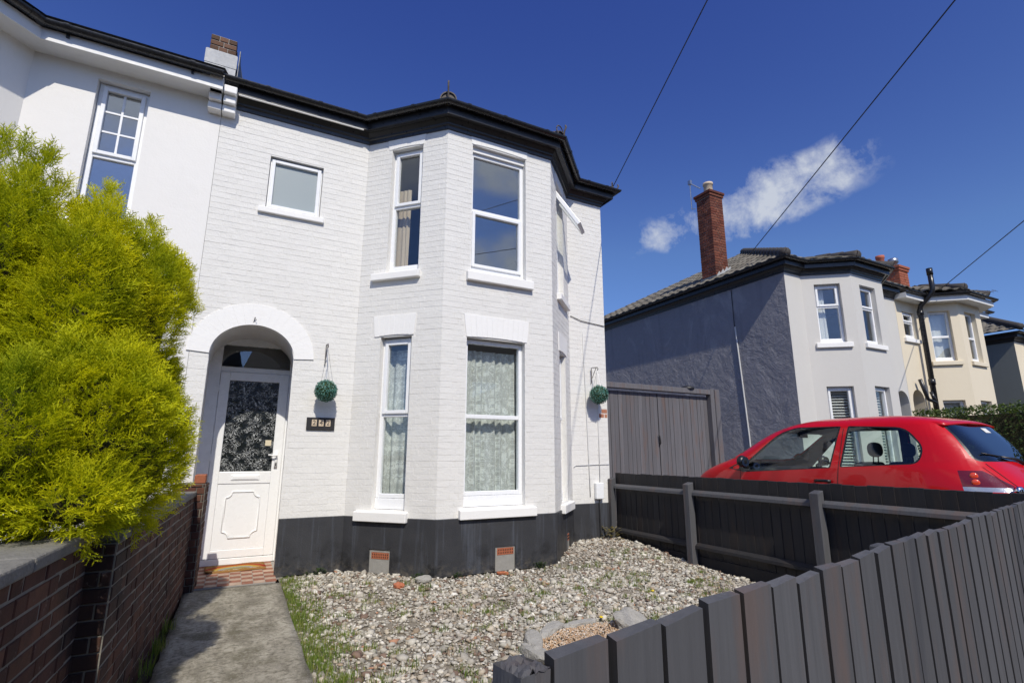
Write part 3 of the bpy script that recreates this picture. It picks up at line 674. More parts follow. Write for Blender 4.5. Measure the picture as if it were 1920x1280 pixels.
FD.box(lf, a, gl[0], -.05, .012, z0_, z1_); FD.box(lf, gl[1], b_, -.05, .012, z0_, z1_); FD.box(lf, gl[0], gl[1], -.05, .012, gl[3], z1_); FD.box(lf, gl[0], gl[1], -.05, .012, z0_ + .0, .20); FD.box(lf, gl[0], gl[1], -.05, .012, 1.01, gl[2])
FD.box(lf, gl[0], gl[1], -.045, .002, .20, 1.01)
door = lf.build('door', MAT['upvc'], house); bevel(door, .007, 2); door['label'] = 'white plastic front door with etched glass and moulded panel'
g_ = MB(); FD.box(g_, gl[0] - .005, gl[1] + .005, -.03, -.006, gl[2] - .005, gl[3] + .005); g_.build('etched_glass', MAT['door_glass'], door)
# moulded octagonal panel with scooped corners
def scoop(cx, cz, hw, hh, r):
    pts = []
    for sx, sz, t0 in ((1, 1, 0), (-1, 1, 1), (-1, -1, 2), (1, -1, 3)):
        arc = [(cx + sx * hw - sx * r * math.cos(t), cz + sz * hh - sz * r * math.sin(t)) for t in np.linspace(math.pi / 2, 0, 7)]
        if sx * sz < 0: arc = arc[::-1]
        arc = arc if False else arc
        pts.append(arc)
    q1 = [(cx + hw - r * math.sin(t), cz + hh - r * math.cos(t)) for t in np.linspace(0, math.pi / 2, 7)]
    q2 = [(cx - hw + r * math.cos(t), cz + hh - r * math.sin(t)) for t in np.linspace(0, math.pi / 2, 7)]
    q1 = [(cx + hw - r * math.cos(t) * 0 - r * math.sin(t), cz + hh - r * math.cos(t)) for t in np.linspace(0, math.pi / 2, 7)]
    P_ = []
    P_ += [(cx + hw - r * math.sin(t), cz + hh - r * math.cos(t)) for t in np.linspace(0, math.pi / 2, 7)]
    P_ += [(cx - hw + r * math.cos(t), cz + hh - r * math.sin(t)) for t in np.linspace(0, math.pi / 2, 7)]
    P_ += [(cx - hw + r * math.sin(t), cz - hh + r * math.cos(t)) for t in np.linspace(0, math.pi / 2, 7)]
    P_ += [(cx + hw - r * math.cos(t), cz - hh + r * math.sin(t)) for t in np.linspace(0, math.pi / 2, 7)]
    return P_
pp = scoop(.54, .625, .20, .285, .075); mo = MB(); mo.tube([FD.P(u, .004, z) for u, z in pp] + [FD.P(pp[0][0], .004, pp[0][1])], .011, 6, False); mo.build('panel_moulding', MAT['upvc'], door, True)
lb = MB(); FD.box(lb, .375, .715, .0, .022, 1.055, 1.125); bevel(lb.build('letterbox', MAT['upvc'], door), .006, 2)
lb = MB(); FD.box(lb, .395, .695, .0, .027, 1.068, 1.112); bevel(lb.build('letterbox_flap', MAT['upvc'], door), .004, 2)
hd = MB(); FD.box(hd, .875, .915, .01, .022, 1.20, 1.43); hd.tube([FD.P(.895, .02, 1.37), FD.P(.895, .06, 1.37), FD.P(.86, .065, 1.372), FD.P(.79, .062, 1.38)], .011, 8); hd.build('door_handle', MAT['upvc'], door, True)
kh = MB(); FD.box(kh, .888, .902, .02, .026, 1.235, 1.275); kh.build('keyhole', MAT['iron'], door)
nt_ = MB(); FD.box(nt_, .742, .815, -.006, -.0045, 1.50, 1.575)
MAT['paper'] = simple('cream_paper', (.66, .58, .42), .8, .05, 30, 0); nn = nt_.build('paper_note', MAT['paper']); tag(nn, 'small cream paper note stuck on the front door glass', 'note')
hg = MB()
for z in (.35, 1.3, 2.2): FD.box(hg, .100, .122, .0, .022, z, z + .09)
hg.build('hinge', MAT['upvc'], dfr)
# doormat with a rainbow print
def m_mat():
    g = G('rainbow_coir'); tcx = g.n('ShaderNodeTexCoord'); x, y, z = g.sep(tcx.outputs['Object'])
    r_ = g.math('SQRT', g.math('ADD', g.math('POWER', g.math('MULTIPLY', x, .88), 2), g.math('POWER', g.math('ADD', y, .165), 2)))
    c = g.ramp(g.math('MULTIPLY', r_, 3), [(0, (.36, .30, .10)), (.36, (.40, .33, .12)), (.40, (.36, .38, .40)), (.52, (.58, .42, .10)), (.64, (.58, .42, .10)), (.66, (.56, .22, .04)), (.79, (.52, .17, .03)), (.81, (.40, .03, .025)), (.93, (.40, .03, .025)), (.95, (.38, .20, .07))], 'CONSTANT')
    inside = g.math('MULTIPLY', g.math('GREATER_THAN', y, -.128), g.math('LESS_THAN', r_, .317))
    c = g.mix(inside, (.36, .19, .065), c)
    cl = g.math('MULTIPLY', g.math('LESS_THAN', g.math('ABSOLUTE', g.math('ADD', y, .145)), .022), g.math('GREATER_THAN', g.noise(tcx.outputs['Object'], 28, 2), .52))
    c = g.mix(g.math('MULTIPLY', cl, g.math('LESS_THAN', g.math('ABSOLUTE', x), .28)), c, (.62, .50, .40))
    h = g.noise(g.pos(), 330, 3, .7)
    return g.done(g.bsdf(g.mix(g.rng(h, .3, .7, 0, .45), c, (.05, .03, .01)), .95, g.bump(h, .9, .006), spec=.1))
MAT['coir'] = m_mat()
b = MB(); nx, ny = 24, 12; vs = []
for s_ in (0, 1):
    for j in range(ny + 1):
        for i in range(nx + 1):
            x, y = (i / nx - .5) * .66, (j / ny - .5) * .40
            curl = .028 * max(0, (-x - .18) / .15) ** 2 * max(0, (-y + .05) / .25) + .006 * math.sin(x * 9)
            vs.append((x, y, max(0, curl) + (.016 if s_ else 0)))
q = (nx + 1) * (ny + 1)
fs = [(q + j * (nx + 1) + i, q + j * (nx + 1) + i + 1, q + (j + 1) * (nx + 1) + i + 1, q + (j + 1) * (nx + 1) + i) for j in range(ny) for i in range(nx)]
rim = [i for i in range(nx + 1)] + [j * (nx + 1) + nx for j in range(1, ny + 1)] + [ny * (nx + 1) + i for i in range(nx - 1, -1, -1)] + [j * (nx + 1) for j in range(ny - 1, 0, -1)]
fs += [(rim[k], rim[(k + 1) % len(rim)], rim[(k + 1) % len(rim)] + q, rim[k] + q) for k in range(len(rim))]
b.add(vs, fs); dm = link('doormat', b.mesh('doormat', MAT['coir'], True), None, Matrix.Translation((.135, 7.60, .0195)) @ Matrix.Rotation(R(2), 4, 'Z'))
tag(dm, 'orange coir doormat with a rainbow print below the front door', 'doormat')

# curtains
def m_lace():
    g = G('white_lace'); x, y, z = g.sep(g.pos()); s_ = g.math('ADD', x, g.math('MULTIPLY', y, .6))
    cmb = g.n('ShaderNodeCombineXYZ'); g.put(cmb.inputs[0], g.math('MULTIPLY', s_, 1.25)); g.put(cmb.inputs[1], g.math('MULTIPLY', z, .72)); v = cmb.outputs[0]
    n0 = g.noise(v, 15, 3, .5, 1.0); n1 = g.noise(v, 34, 3, .55, 1.8)
    dense = g.math('MAXIMUM', g.math('MULTIPLY', g.rng(n0, .50, .56), g.rng(n1, .40, .48)), g.rng(g.math('ABSOLUTE', g.math('SUBTRACT', n0, .44)), .020, .008))
    mesh_ = g.rng(g.noise(v, 160, 2), .35, .65, .0, .25)
    a = g.math('ADD', g.math('MULTIPLY', dense, .38), g.math('ADD', mesh_, .54), clamp=True)
    df = g.n('ShaderNodeBsdfDiffuse'); df.inputs[0].default_value = (.84, .87, .83, 1); tl = g.n('ShaderNodeBsdfTranslucent'); tl.inputs[0].default_value = (.7, .75, .7, 1)
    ms = g.n('ShaderNodeMixShader'); ms.inputs[0].default_value = .10; g.l(df.outputs[0], ms.inputs[1]); g.l(tl.outputs[0], ms.inputs[2])
    tr = g.n('ShaderNodeBsdfTransparent'); mx = g.n('ShaderNodeMixShader'); g.l(a, mx.inputs[0]); g.l(tr.outputs[0], mx.inputs[1]); g.l(ms.outputs[0], mx.inputs[2])
    return g.done(mx.outputs[0])
MAT['lace'] = m_lace(); MAT['beige_cloth'] = simple('beige_curtain', (.60, .50, .37), .9, .08, 30, .2, 90); MAT['white_blind'] = simple('white_blind', (.68, .68, .66), .6, .05, 10, 0)
for f, w_, fo, lb_, sd in ((F2, W2l, 4, 'white lace net curtain in the narrow lower bay window by the porch', 1), (F3, W3l, 9, 'wide white lace net curtain in the lower front bay window', 2), (F4, W4l, 3, 'white lace net curtain in the lower bay window facing the driveway', 3)):
    o = curtain_mesh(f, w_[0] - .02, w_[1] + .02, .80, 2.76, -.245, fo, .042, sd).build('lace_curtain', MAT['lace'], None, True); tag(o, lb_, 'curtain')
for f, u0, u1, z0, z1, lb_, sd in ((F2, .40, .60, 3.85, 5.12, 'short beige curtain in the narrow upper bay window by the porch wall', 4),):
    o = curtain_mesh(f, u0, u1, z0, z1, -.24, 3, .02, sd).build('beige_curtain', MAT['beige_cloth'], None, True); tag(o, lb_, 'curtain')
o = curtain_mesh(F1, .64, 1.27, 4.56, 5.0, -.20, 4, .012, 7).build('window_cloth', MAT['beige_cloth'], None, True); tag(o, 'beige cloth behind the small frosted window over the porch', 'curtain')
# ------------------------------------------------------------------ ground, street, path, gravel
def grid(x0, x1, y0, y1, nx, ny, zf):
    b = MB(); vs = [(x0 + (x1 - x0) * i / nx, y0 + (y1 - y0) * j / ny, 0) for j in range(ny + 1) for i in range(nx + 1)]
    b.add([(x, y, zf(x, y)) for x, y, _ in vs], [(j * (nx + 1) + i, j * (nx + 1) + i + 1, (j + 1) * (nx + 1) + i + 1, (j + 1) * (nx + 1) + i) for j in range(ny) for i in range(nx)]); return b
MAT['soil'] = simple('dark_soil', (.055, .045, .035), .95, .4, 12, .8, 60, .02)
MAT['asphalt'] = simple('asphalt', (.055, .055, .057), .9, .25, 30, .6, 160, .006)
MAT['paving'] = simple('pavement_slabs', (.20, .19, .18), .9, .2, 6, .5, 90, .005, dirt=.4)
MAT['drive'] = simple('driveway_concrete', (.26, .25, .235), .9, .2, 5, .5, 80, .006, dirt=.4)
def m_path():
    g = G('weathered_concrete_path'); p = g.pos((1, .42, 1)); q = g.pos()
    n1 = g.noise(p, 6, 7, .68, .8); n2 = g.noise(q, 26, 6, .7)
    c = g.mix(g.rng(n1, .38, .62), (.25, .228, .18), (.46, .425, .345))
    c = g.mix(g.rng(n2, .47, .66, 0, .8), c, (.11, .096, .070))
    c = g.mix(g.rng(g.noise(q, 120, 4, .7), .6, .72, 0, .8), c, (.36, .34, .30))
    c = g.mix(g.rng(g.noise(q, 3.1, 6, .7), .50, .62, 0, .75), c, (.14, .127, .085)); c = g.mix(g.rng(g.noise(q, 70, 3, .7), .58, .68, 0, .7), c, (.46, .43, .37))
    return g.done(g.bsdf(c, .92, g.bump(g.math('ADD', g.math('MULTIPLY', n2, .8), g.math('ADD', n1, g.noise(q, 140, 4, .7))), .8, .012), spec=.2))
MAT['path'] = m_path()
g0 = MB(); g0.quad((-400, -400, -.09), (400, -400, -.09), (400, 400, -.09), (-400, 400, -.09)); structure(g0.build('ground', MAT['soil']))
SKEW = .19       # the street runs a little askew to the houses
FA = Vector((.377, .725, 0)); FDIR = Vector((.9817, .1904, 0)); FN = Vector((.1904, -.9817, 0))
def strip(name, o0, o1, z, mat, th=.06):    # band parallel to the street; offsets measured from the fence line towards the street
    b = MB(); p = lambda t, o, zz: tuple(FA + FDIR * t + FN * o + Vector((0, 0, zz)))
    b.hexa([p(-70, o1, z - th), p(70, o1, z - th), p(70, o0, z - th), p(-70, o0, z - th), p(-70, o1, z), p(70, o1, z), p(70, o0, z), p(-70, o0, z)]); return structure(b.build(name, mat))
strip('pavement', -.04, 2.1, -.02, MAT['paving']); strip('kerb', 2.1, 2.24, -.015, MAT['cement'], .2); strip('road', 2.24, 9.0, -.12, MAT['asphalt'], -.02 + .05); strip('pavement', 9.0, 11.2, -.02, MAT['paving'])
# path
def zpath(x, y): return .004 * mnoise.noise(Vector((x * 3, y * 3, 1))) + .004
b = grid(-.335, .575, .85, 6.70, 14, 60, zpath)
n_ = len(b.v); edge = []
nx, ny = 14, 60
rimi = [i for i in range(nx + 1)] + [j * (nx + 1) + nx for j in range(1, ny + 1)] + [ny * (nx + 1) + i for i in range(nx - 1, -1, -1)] + [j * (nx + 1) for j in range(ny - 1, 0, -1)]
for i in rimi:      # slightly ragged edges
    x, y, z = b.v[i]; j = .016 * mnoise.noise(Vector((x * 9, y * 5, 4))); b.v[i] = (x + j, y, z - .006)
low = [(b.v[i][0], b.v[i][1], -.1) for i in rimi]; b.v += low; L = len(rimi)
b.f += [(rimi[k], n_ + k, n_ + (k + 1) % L, rimi[(k + 1) % L]) for k in range(L)]; b.mi += [0] * L
structure(b.build('path', MAT['path'], None, True))
# gravel bed
def zg(x, y):
    h = -.045 + .018 * mnoise.noise(Vector((x * 1.3, y * 1.3, 2)))
    t = max(0, min(1, (x - 3.0) / 2.3)) * max(0, min(1, (y - 4.4) / 2.4)); h += .12 * t * t * (3 - 2 * t)
    t = max(0, min(1, (y - 5.6) / .5)); return h + .03 * t
MAT['bed'] = simple('gravel_bed_soil', (.25, .215, .165), .95, .5, 20, .9, 90, .02)
structure(grid(.58, 5.47, .75, 6.99, 40, 50, zg).build('gravel_bed', MAT['bed'], None, True))
b = MB(); b.box(5.58, 10.5, 1.2, 30, -.08, .30); structure(b.build('driveway', MAT['drive']))
b = MB(); b.hexa([(5.58, -.6, -.08), (10.5, .3, -.08), (10.5, 1.2, -.08), (5.58, 1.2, -.08), (5.58, -.6, -.015), (10.5, .3, -.015), (10.5, 1.2, .298), (5.58, 1.2, .298)]); structure(b.build('driveway_ramp', MAT['drive']))
b = MB(); b.box(10.5, 60, 2.6, 30, -.08, .29); structure(b.build('front_gardens', MAT['soil']))
b = MB(); b.quad((-30, .9, -.05), (-.6, 1.2, -.05), (-.6, 7.0, -.05), (-30, 7.0, -.05)); structure(b.build('neighbour_garden', MAT['soil']))

# gravel stones: one mesh, tens of thousands of small angular stones
def ico():
    t = (1 + 5 ** .5) / 2; v = np.array([(-1, t, 0), (1, t, 0), (-1, -t, 0), (1, -t, 0), (0, -1, t), (0, 1, t), (0, -1, -t), (0, 1, -t), (t, 0, -1), (t, 0, 1), (-t, 0, -1), (-t, 0, 1)], float); v /= np.linalg.norm(v[0])
    f = np.array([(0, 11, 5), (0, 5, 1), (0, 1, 7), (0, 7, 10), (0, 10, 11), (1, 5, 9), (5, 11, 4), (11, 10, 2), (10, 7, 6), (7, 1, 8), (3, 9, 4), (3, 4, 2), (3, 2, 6), (3, 6, 8), (3, 8, 9), (4, 9, 5), (2, 4, 11), (6, 2, 10), (8, 6, 7), (9, 8, 1)]); return v, f
ICV, ICF = ico()
def stones_mesh(name, P, S, mat, flat=(.45, .85), rough=.28):
    n = len(P); V = np.repeat(ICV[None], n, 0) * (1 + rng.uniform(-rough, rough, (n, 12, 1)))
    sc = np.stack([rng.uniform(.75, 1.35, n), rng.uniform(.7, 1.1, n), rng.uniform(*flat, n)], 1) * S[:, None]; V *= sc[:, None, :]
    a = rng.uniform(0, 2 * np.pi, n); t = rng.normal(0, .35, n); ca, sa, ct, st_ = np.cos(a), np.sin(a), np.cos(t), np.sin(t)
    x, y, z = V[..., 0].copy(), V[..., 1].copy(), V[..., 2].copy(); y, z = y * ct[:, None] - z * st_[:, None], y * st_[:, None] + z * ct[:, None]
    V[..., 0] = x * ca[:, None] - y * sa[:, None]; V[..., 1] = x * sa[:, None] + y * ca[:, None]; V[..., 2] = z
    V += P[:, None, :]; F = (ICF[None] + (np.arange(n) * 12)[:, None, None]).reshape(-1, 3)
    me = bpy.data.meshes.new(name); nv, nf = n * 12, n * 20
    me.vertices.add(nv); me.vertices.foreach_set('co', V.reshape(-1)); me.loops.add(nf * 3); me.loops.foreach_set('vertex_index', F.reshape(-1).astype(np.int32)); me.polygons.add(nf)
    me.polygons.foreach_set('loop_start', np.arange(0, nf * 3, 3, dtype=np.int32)); me.materials.append(mat); me.update(); me.validate(); return me
def m_gravel(name, stops):
    g = G(name); i = g.island(); p = g.pos(); c = g.ramp(i, stops, 'CONSTANT'); j = g.math('FRACT', g.math('MULTIPLY', i, 37.7))
    c = g.mix(1, c, g.ramp(j, [(0, (.78, .78, .78)), (1, (1.22, 1.22, 1.22))]), 'MULTIPLY')
    c = g.mix(g.rng(g.noise(p, 70, 4, .7), .4, .7, 0, .5), c, g.mix(.5, c, (.06, .05, .045)))
    c = g.mix(g.math('MULTIPLY', g.rng(g.noise(p, 1.5, 5, .6), .50, .66), .30), c, (.16, .10, .075))
    return g.done(g.bsdf(c, .85, g.bump(g.noise(p, 160, 4), .5, .003), spec=.3))
MAT['gravel'] = m_gravel('garden_gravel', [(0, (.44, .41, .345)), (.22, (.53, .495, .42)), (.40, (.35, .325, .275)), (.54, (.60, .56, .48)), (.68, (.47, .41, .32)), (.80, (.20, .135, .10)), (.86, (.36, .275, .19)), (.92, (.66, .63, .56)), (.992, (.44, .23, .14))])
MAT['peagravel'] = m_gravel('tan_pea_gravel', [(0, (.52, .36, .22)), (.3, (.58, .44, .30)), (.5, (.42, .25, .13)), (.65, (.62, .52, .42)), (.85, (.48, .38, .29)), (.95, (.66, .60, .52))])
PATCH = (2.72, 3.60, .62, .40)     # rockery of tan gravel: centre and radii
def in_patch(x, y, k=1.0): return ((x - PATCH[0]) / (PATCH[2] * k)) ** 2 + ((y - PATCH[1]) / (PATCH[3] * k)) ** 2 < 1
def inside_house(x, y):
    if y > 6.97: return True
    if y > 6.08:
        l = 1.285 + (7 - y) / .9 * .885; r_ = 4.715 - (7 - y) / .9 * .885
        return l - .01 < x < r_ + .01
    return False
P = []; S = []
while len(P) < 37000:
    x, y = rng.uniform(.60, 5.46), rng.uniform(1.0, 6.97)
    if y < .80 + .194 * (x - .377) + .06 or inside_house(x, y) or in_patch(x, y, .95): continue
    if (x - .60) < .34 and rng.random() < (.34 - (x - .6)) * 1.9: continue
    if mnoise.noise(Vector((x * 1.1, y * 1.1, 8))) > .22 and rng.random() < .45: continue
    s = float(np.clip(rng.lognormal(math.log(.0125), .48), .0045, .040))
    P.append((x, y, zg(x, y) + s * .22 + rng.uniform(-.004, .012))); S.append(s)
o = link('gravel', stones_mesh('gravel', np.array(P), np.array(S), MAT['gravel'], (.30, .75), .46)); tag(o, 'loose grey and white gravel covering the front garden', 'gravel', kind='stuff')
P = []; S = []
while len(P) < 5200:
    x, y = PATCH[0] + rng.uniform(-1, 1) * PATCH[2], PATCH[1] + rng.uniform(-1, 1) * PATCH[3]
    if not in_patch(x, y, .97): continue
    s = rng.uniform(.005, .0105); P.append((x, y, zg(x, y) + .028 + rng.uniform(0, .008))); S.append(s)
o = link('tan_gravel', stones_mesh('tan_gravel', np.array(P), np.array(S), MAT['peagravel'], (.6, .9))); tag(o, 'small tan gravel inside the ring of rockery stones', 'gravel', kind='stuff')
# rockery stones
MAT['rock'] = simple('grey_rock', (.36, .345, .31), .9, .25, 14, .8, 45, .02, dirt=.35)
def rock(x, y, s, sx, sy, sz, rot, label, seed, tilt=0.0, sink=.25, mat='rock', name='rock', cat='stone'):
    bm = bmesh.new(); bmesh.ops.create_icosphere(bm, subdivisions=3, radius=1)
    for v in bm.verts:
        c = v.co.copy(); q = mnoise.noise(c * 1.3 + Vector((seed * 3.1, 0, 0))) * .30 + mnoise.noise(c * 3.1 + Vector((seed, 7, 0))) * .10; v.co *= 1 + q
        v.co.z = max(-.5, min(.55 + .08 * mnoise.noise(c * 2 + Vector((seed, 1, 1))), v.co.z))
        v.co.x *= s * sx; v.co.y *= s * sy; v.co.z *= s * sz
    me = bpy.data.meshes.new(name); bm.to_mesh(me); bm.free(); me.materials.append(MAT[mat])
    o = link(name, me, None, Matrix.Translation((x, y, zg(x, y) + .02 + s * sz * sink)) @ Matrix.Rotation(rot, 4, 'Z') @ Matrix.Rotation(tilt, 4, 'X'))
    return tag(o, label, cat)
rock(3.13, 3.78, .17, 1.1, .9, .55, .4, 'large upright pale grey stone in the tan gravel rockery', 1, .5)
rock(2.60, 3.50, .145, 1.25, .85, .26, .2, 'flat oval grey stone lying in the tan gravel', 2)
rock(3.40, 3.62, .10, .8, 1.0, .8, 1.0, 'small angular grey stone beside the large rockery stone', 3, .3)
rock(2.85, 3.62, .075, 1.0, .8, .6, .3, 'small whitish stone between the flat oval stone and the large stone', 4)
rock(2.83, 3.42, .085, 1.1, .7, .45, .9, 'small grey stone below the flat oval stone', 5)
for k, (a0, s) in enumerate(((2.05, .15), (2.62, .17), (3.15, .15), (3.65, .13), (1.52, .12))):
    rock(PATCH[0] + math.cos(a0) * PATCH[2] * 1.02, PATCH[1] + math.sin(a0) * PATCH[3] * 1.02, s, 1.45, .42, .38, a0 + math.pi / 2 + .1, ('long grey edging stone at the house side of the rockery', 'long flat edging stone at the rim of the rockery towards the path', 'blunt edging stone at the path end of the rockery', 'short edging stone of the rockery close to the front fence', 'short edging stone behind the whitish stone')[k], 11 + k)
for x, y, s, col, lb_ in ((1.72, 5.95, .055, 'terracotta', 'broken orange brick piece on the gravel by the left air vent'), (2.98, 5.95, .05, 'terracotta', 'orange brick fragment on the gravel under the front bay'), (2.02, 6.02, .07, 'rock', 'pale stone lump leaning on the plinth beside the left air vent')):
    rock(x, y, s, 1.3, .8, .7, x * 3, lb_, int(x * 10), .3, mat=col, name='brick_fragment' if col == 'terracotta' else 'rock', cat='rubble')

# grass and weeds
def m_leaf(name, stops, trans=.35, rough=.55):
    g = G(name); i = g.island(); c = g.ramp(i, stops); p = g.pos()
    c = g.mix(g.rng(g.noise(p, 8, 3), .35, .65, 0, .35), c, g.mix(.5, c, (.02, .03, .005)))
    b_ = g.bsdf(c, rough, spec=.3); tl = g.n('ShaderNodeBsdfTranslucent'); g.put(tl.inputs[0], g.mix(1, c, (1.15, 1.2, .7), 'MULTIPLY'))
    mx = g.n('ShaderNodeMixShader'); mx.inputs[0].default_value = trans; g.l(b_, mx.inputs[1]); g.l(tl.outputs[0], mx.inputs[2]); return g.done(mx.outputs[0])
MAT['grass'] = m_leaf('grass', [(0, (.10, .17, .025)), (.5, (.17, .25, .04)), (.8, (.26, .30, .06)), (1, (.34, .31, .12))])
def blades(pts, h0, h1, w, name, label, lean=.6):
    b = MB()
    for x, y, z in pts:
        h = random.uniform(h0, h1); a = random.uniform(0, 6.283); l_ = random.uniform(.1, lean) * h; ww = w * random.uniform(.6, 1.3); c, s = math.cos(a), math.sin(a)
        p0, p1 = Vector((x - s * ww, y + c * ww, z)), Vector((x + s * ww, y - c * ww, z)); m0 = Vector((c * l_ * .35, s * l_ * .35, h * .6)); t = Vector((x + c * l_, y + s * l_, z + h))
        b.add([p0, p1, p1 + m0 - (p1 - p0) * .2, p0 + m0 + (p1 - p0) * .2, t], ((0, 1, 2, 3), (3, 2, 4)))
    return tag(b.build(name, MAT['grass']), label, 'grass', kind='stuff')
gp = []
for k in range(330):      # edge of the path
    t = random.random(); cy = 1.6 + 5.2 * t; cx = .60 + abs(random.gauss(0, .13)); dens = .55 + mnoise.noise(Vector((cy * 1.7, 3, 0)))
    if dens < random.uniform(0, .55): continue
    for q in range(random.randint(14, 40)): x, y = cx + random.gauss(0, .035), cy + random.gauss(0, .05); gp.append((max(.585, x), y, zg(x, y) + .012))
for k in range(330):       # tufts through the gravel
    cx, cy = random.uniform(.8, 5.2), random.uniform(1.8, 6.2)
    if inside_house(cx, cy + .1) or in_patch(cx, cy, 1.1) or cy < 1.2 + .2 * cx: continue
    for q in range(random.randint(8, 38)): x, y = cx + random.gauss(0, .035), cy + random.gauss(0, .03); gp.append((x, y, zg(x, y) + .018))
for q in range(420): x, y = 3.62 + random.gauss(0, .13), 3.66 + random.gauss(0, .07); gp.append((x, y, zg(x, y) + .01))
blades(gp, .018, .058, .0026, 'grass', 'short green grass and weeds growing through the gravel')
gp = []
for cx, cy, n_ in ((-.40, 3.95, 60), (-.37, 4.9, 70), (-.36, 5.4, 60), (-.38, 4.5, 40), (-.30, 3.5, 40)):
    for q in range(n_): gp.append((cx + random.gauss(0, .025), cy + random.gauss(0, .06), -.03))
blades(gp, .05, .16, .003, 'grass', 'tall grass blades between the path and the garden wall')
MAT['dry'] = m_leaf('dry_stem', [(0, (.26, .21, .10)), (1, (.34, .30, .18))]); MAT['weed'] = m_leaf('weed_leaf', [(0, (.03, .055, .018)), (1, (.07, .12, .03))]); MAT['petal'] = simple('yellow_petal', (.75, .55, .02), .6, .05, 5, 0)
def weed(x, y, s, n, label, mat='weed', seed=0):
    rr = random.Random(seed); b = MB(); z = zg(x, y)
    for k in range(n):
        a = rr.uniform(0, 6.28); r_ = rr.uniform(.1, 1) * s; h = rr.uniform(.15, 1) * s * .9; c = Vector((x + math.cos(a) * r_, y + math.sin(a) * r_, z + h)); L = rr.uniform(.12, .24) * s + .004
        d = Vector((math.cos(a), math.sin(a), rr.uniform(-.2, .6))).normalized(); sd = d.cross(Vector((0, 0, 1))).normalized() * L * .45
        b.add([c - d * L, c + sd, c + d * L, c - sd], ((0, 1, 2, 3),))
    for k in range(5): a = rr.uniform(0, 6.28); b.tube([(x, y, z), (x + math.cos(a) * s * .5, y + math.sin(a) * s * .5, z + s * .8)], .0025, 4)
    return tag(b.build('weed', MAT[mat]), label, 'weed')
weed(1.02, 6.93, .09, 60, 'leafy green weed against the plinth by the porch', seed=1); weed(2.0, 6.16, .08, 55, 'dark weed at the corner of the bay', seed=2); weed(2.42, 6.03, .07, 45, 'small dark weed at the foot of the front bay', seed=3); weed(3.55, 6.03, .09, 60, 'spreading weed beside the right air vent', seed=4)
weed(.90, 6.92, .06, 30, 'tiny weed beside the porch step', seed=6)
o = weed(5.33, 6.86, .22, 60, 'dry straw-coloured weed at the end of the black fence', 'dry', 5)
for x, y, lb_ in ((3.00, 4.05, 'yellow dandelion flower behind the large rockery stone'), (3.28, 4.02, 'yellow dandelion flower beyond the small angular stone'), (4.05, 4.55, 'yellow dandelion flower out in the gravel'), (4.45, 4.05, 'yellow dandelion flower near the black side fence')):
    t = thing('dandelion', lb_, 'flower', (x, y, zg(x, y))); z = zg(x, y); b = MB(); b.tube([(x, y, z), (x + .004, y, z + .035)], .002, 5); b.build('stem', MAT['weed'], t)
    b = MB(); b.lathe((x + .004, y, z + .034), [(.003, 0), (.016, .004), (.018, .010), (.010, .015), (.001, .016)], 12); b.build('flower_head', MAT['petal'], t, True)

# ------------------------------------------------------------------ brick garden wall
WD = Vector((.046, 1, 0)).normalized(); 
def wall_pt(y, off): return (-.45 + .046 * (y - 4.3) + off, y)
gw = thing('garden_wall', 'dark weathered brick garden wall along the path with a mossy concrete coping', 'wall', (-.55, 4, 0))
MAT['dark_brick'] = m_brick('dark_garden_brick', [(0, (.075, .028, .020)), (.35, (.115, .045, .028)), (.6, (.09, .038, .030)), (.8, (.14, .060, .034)), (1, (.17, .072, .045))], .82)
MAT['moss_mortar'] = simple('mossy_mortar', (.21, .195, .16), .95, .6, 9, .6, 110, .005, dirt=.75)
def gface(y0, y1, off): return Face(wall_pt(y0, off), wall_pt(y1, off))
secs = [(gface(1.35, 3.42, -.115), .965, 21), (gface(3.42, 6.62, 0.0), .95, 22)]
core = MB(); allc = []
for f, zt, sd in secs:
    f2 = f; f.n = Vector((f.d.y, -f.d.x, 0)); f.box(core, 0, f.w, -.215, .002, -.08, zt)
    r0 = -.08; allc += [c for c in brick_cells(f, r0, zt, [], sd)]
core.build('mortar_core', MAT['moss_mortar'], gw)
# end face of the further length, towards the street, and the pier against the house
fe = Face((wall_pt(3.42, -.215)[0], 3.415), (wall_pt(3.42, 0)[0], 3.415)); allc += brick_cells(fe, -.08, .95, [], 23)
pf = gface(6.62, 6.97, .09); pe = Face((wall_pt(6.62, -.21)[0], 6.615), (wall_pt(6.62, .09)[0], 6.615)); core2 = MB(); pf.box(core2, 0, pf.w, -.30, .002, -.08, 1.08); core2.build('pier_core', MAT['moss_mortar'], gw)
lay_bricks(allc, gw, MAT['dark_brick'], .006, 300, jit=.0035, j=.005, c=.004)
lay_bricks(brick_cells(pf, -.08, 1.08, [], 24) + brick_cells(pe, -.08, 1.08, [], 25), gw, MAT['dark_brick'], .006, 60, name='pier_brick', jit=.003, j=.005, c=.004)
MAT['orange_brick'] = m_brick('orange_brick', [(0, (.36, .12, .06)), (1, (.44, .16, .085))], .1)
b = MB(); b.box(wall_pt(6.62, -.02)[0], wall_pt(6.62, .085)[0], 6.63, 6.96, 1.082, 1.17); bevel(b.build('cap_brick', MAT['orange_brick'], gw), .006)
MAT['coping'] = simple('lichen_coping', (.20, .19, .165), .95, .35, 16, .9, 60, .012, dirt=.6)
y = 1.30; k = 0
fc = gface(1.30, 3.44, -.115)
while y < 3.40:
    y2 = min(3.44, y + .66); b = MB(); f = gface(y + .004, y2 - .004, -.115); f.n = Vector((f.d.y, -f.d.x, 0)); f.box(b, 0, f.w, -.25, .03, .967, 1.022)
    bevel(b.build('coping_stone', MAT['coping'], gw), .010, 2); y = y2; k += 1
y = 3.44
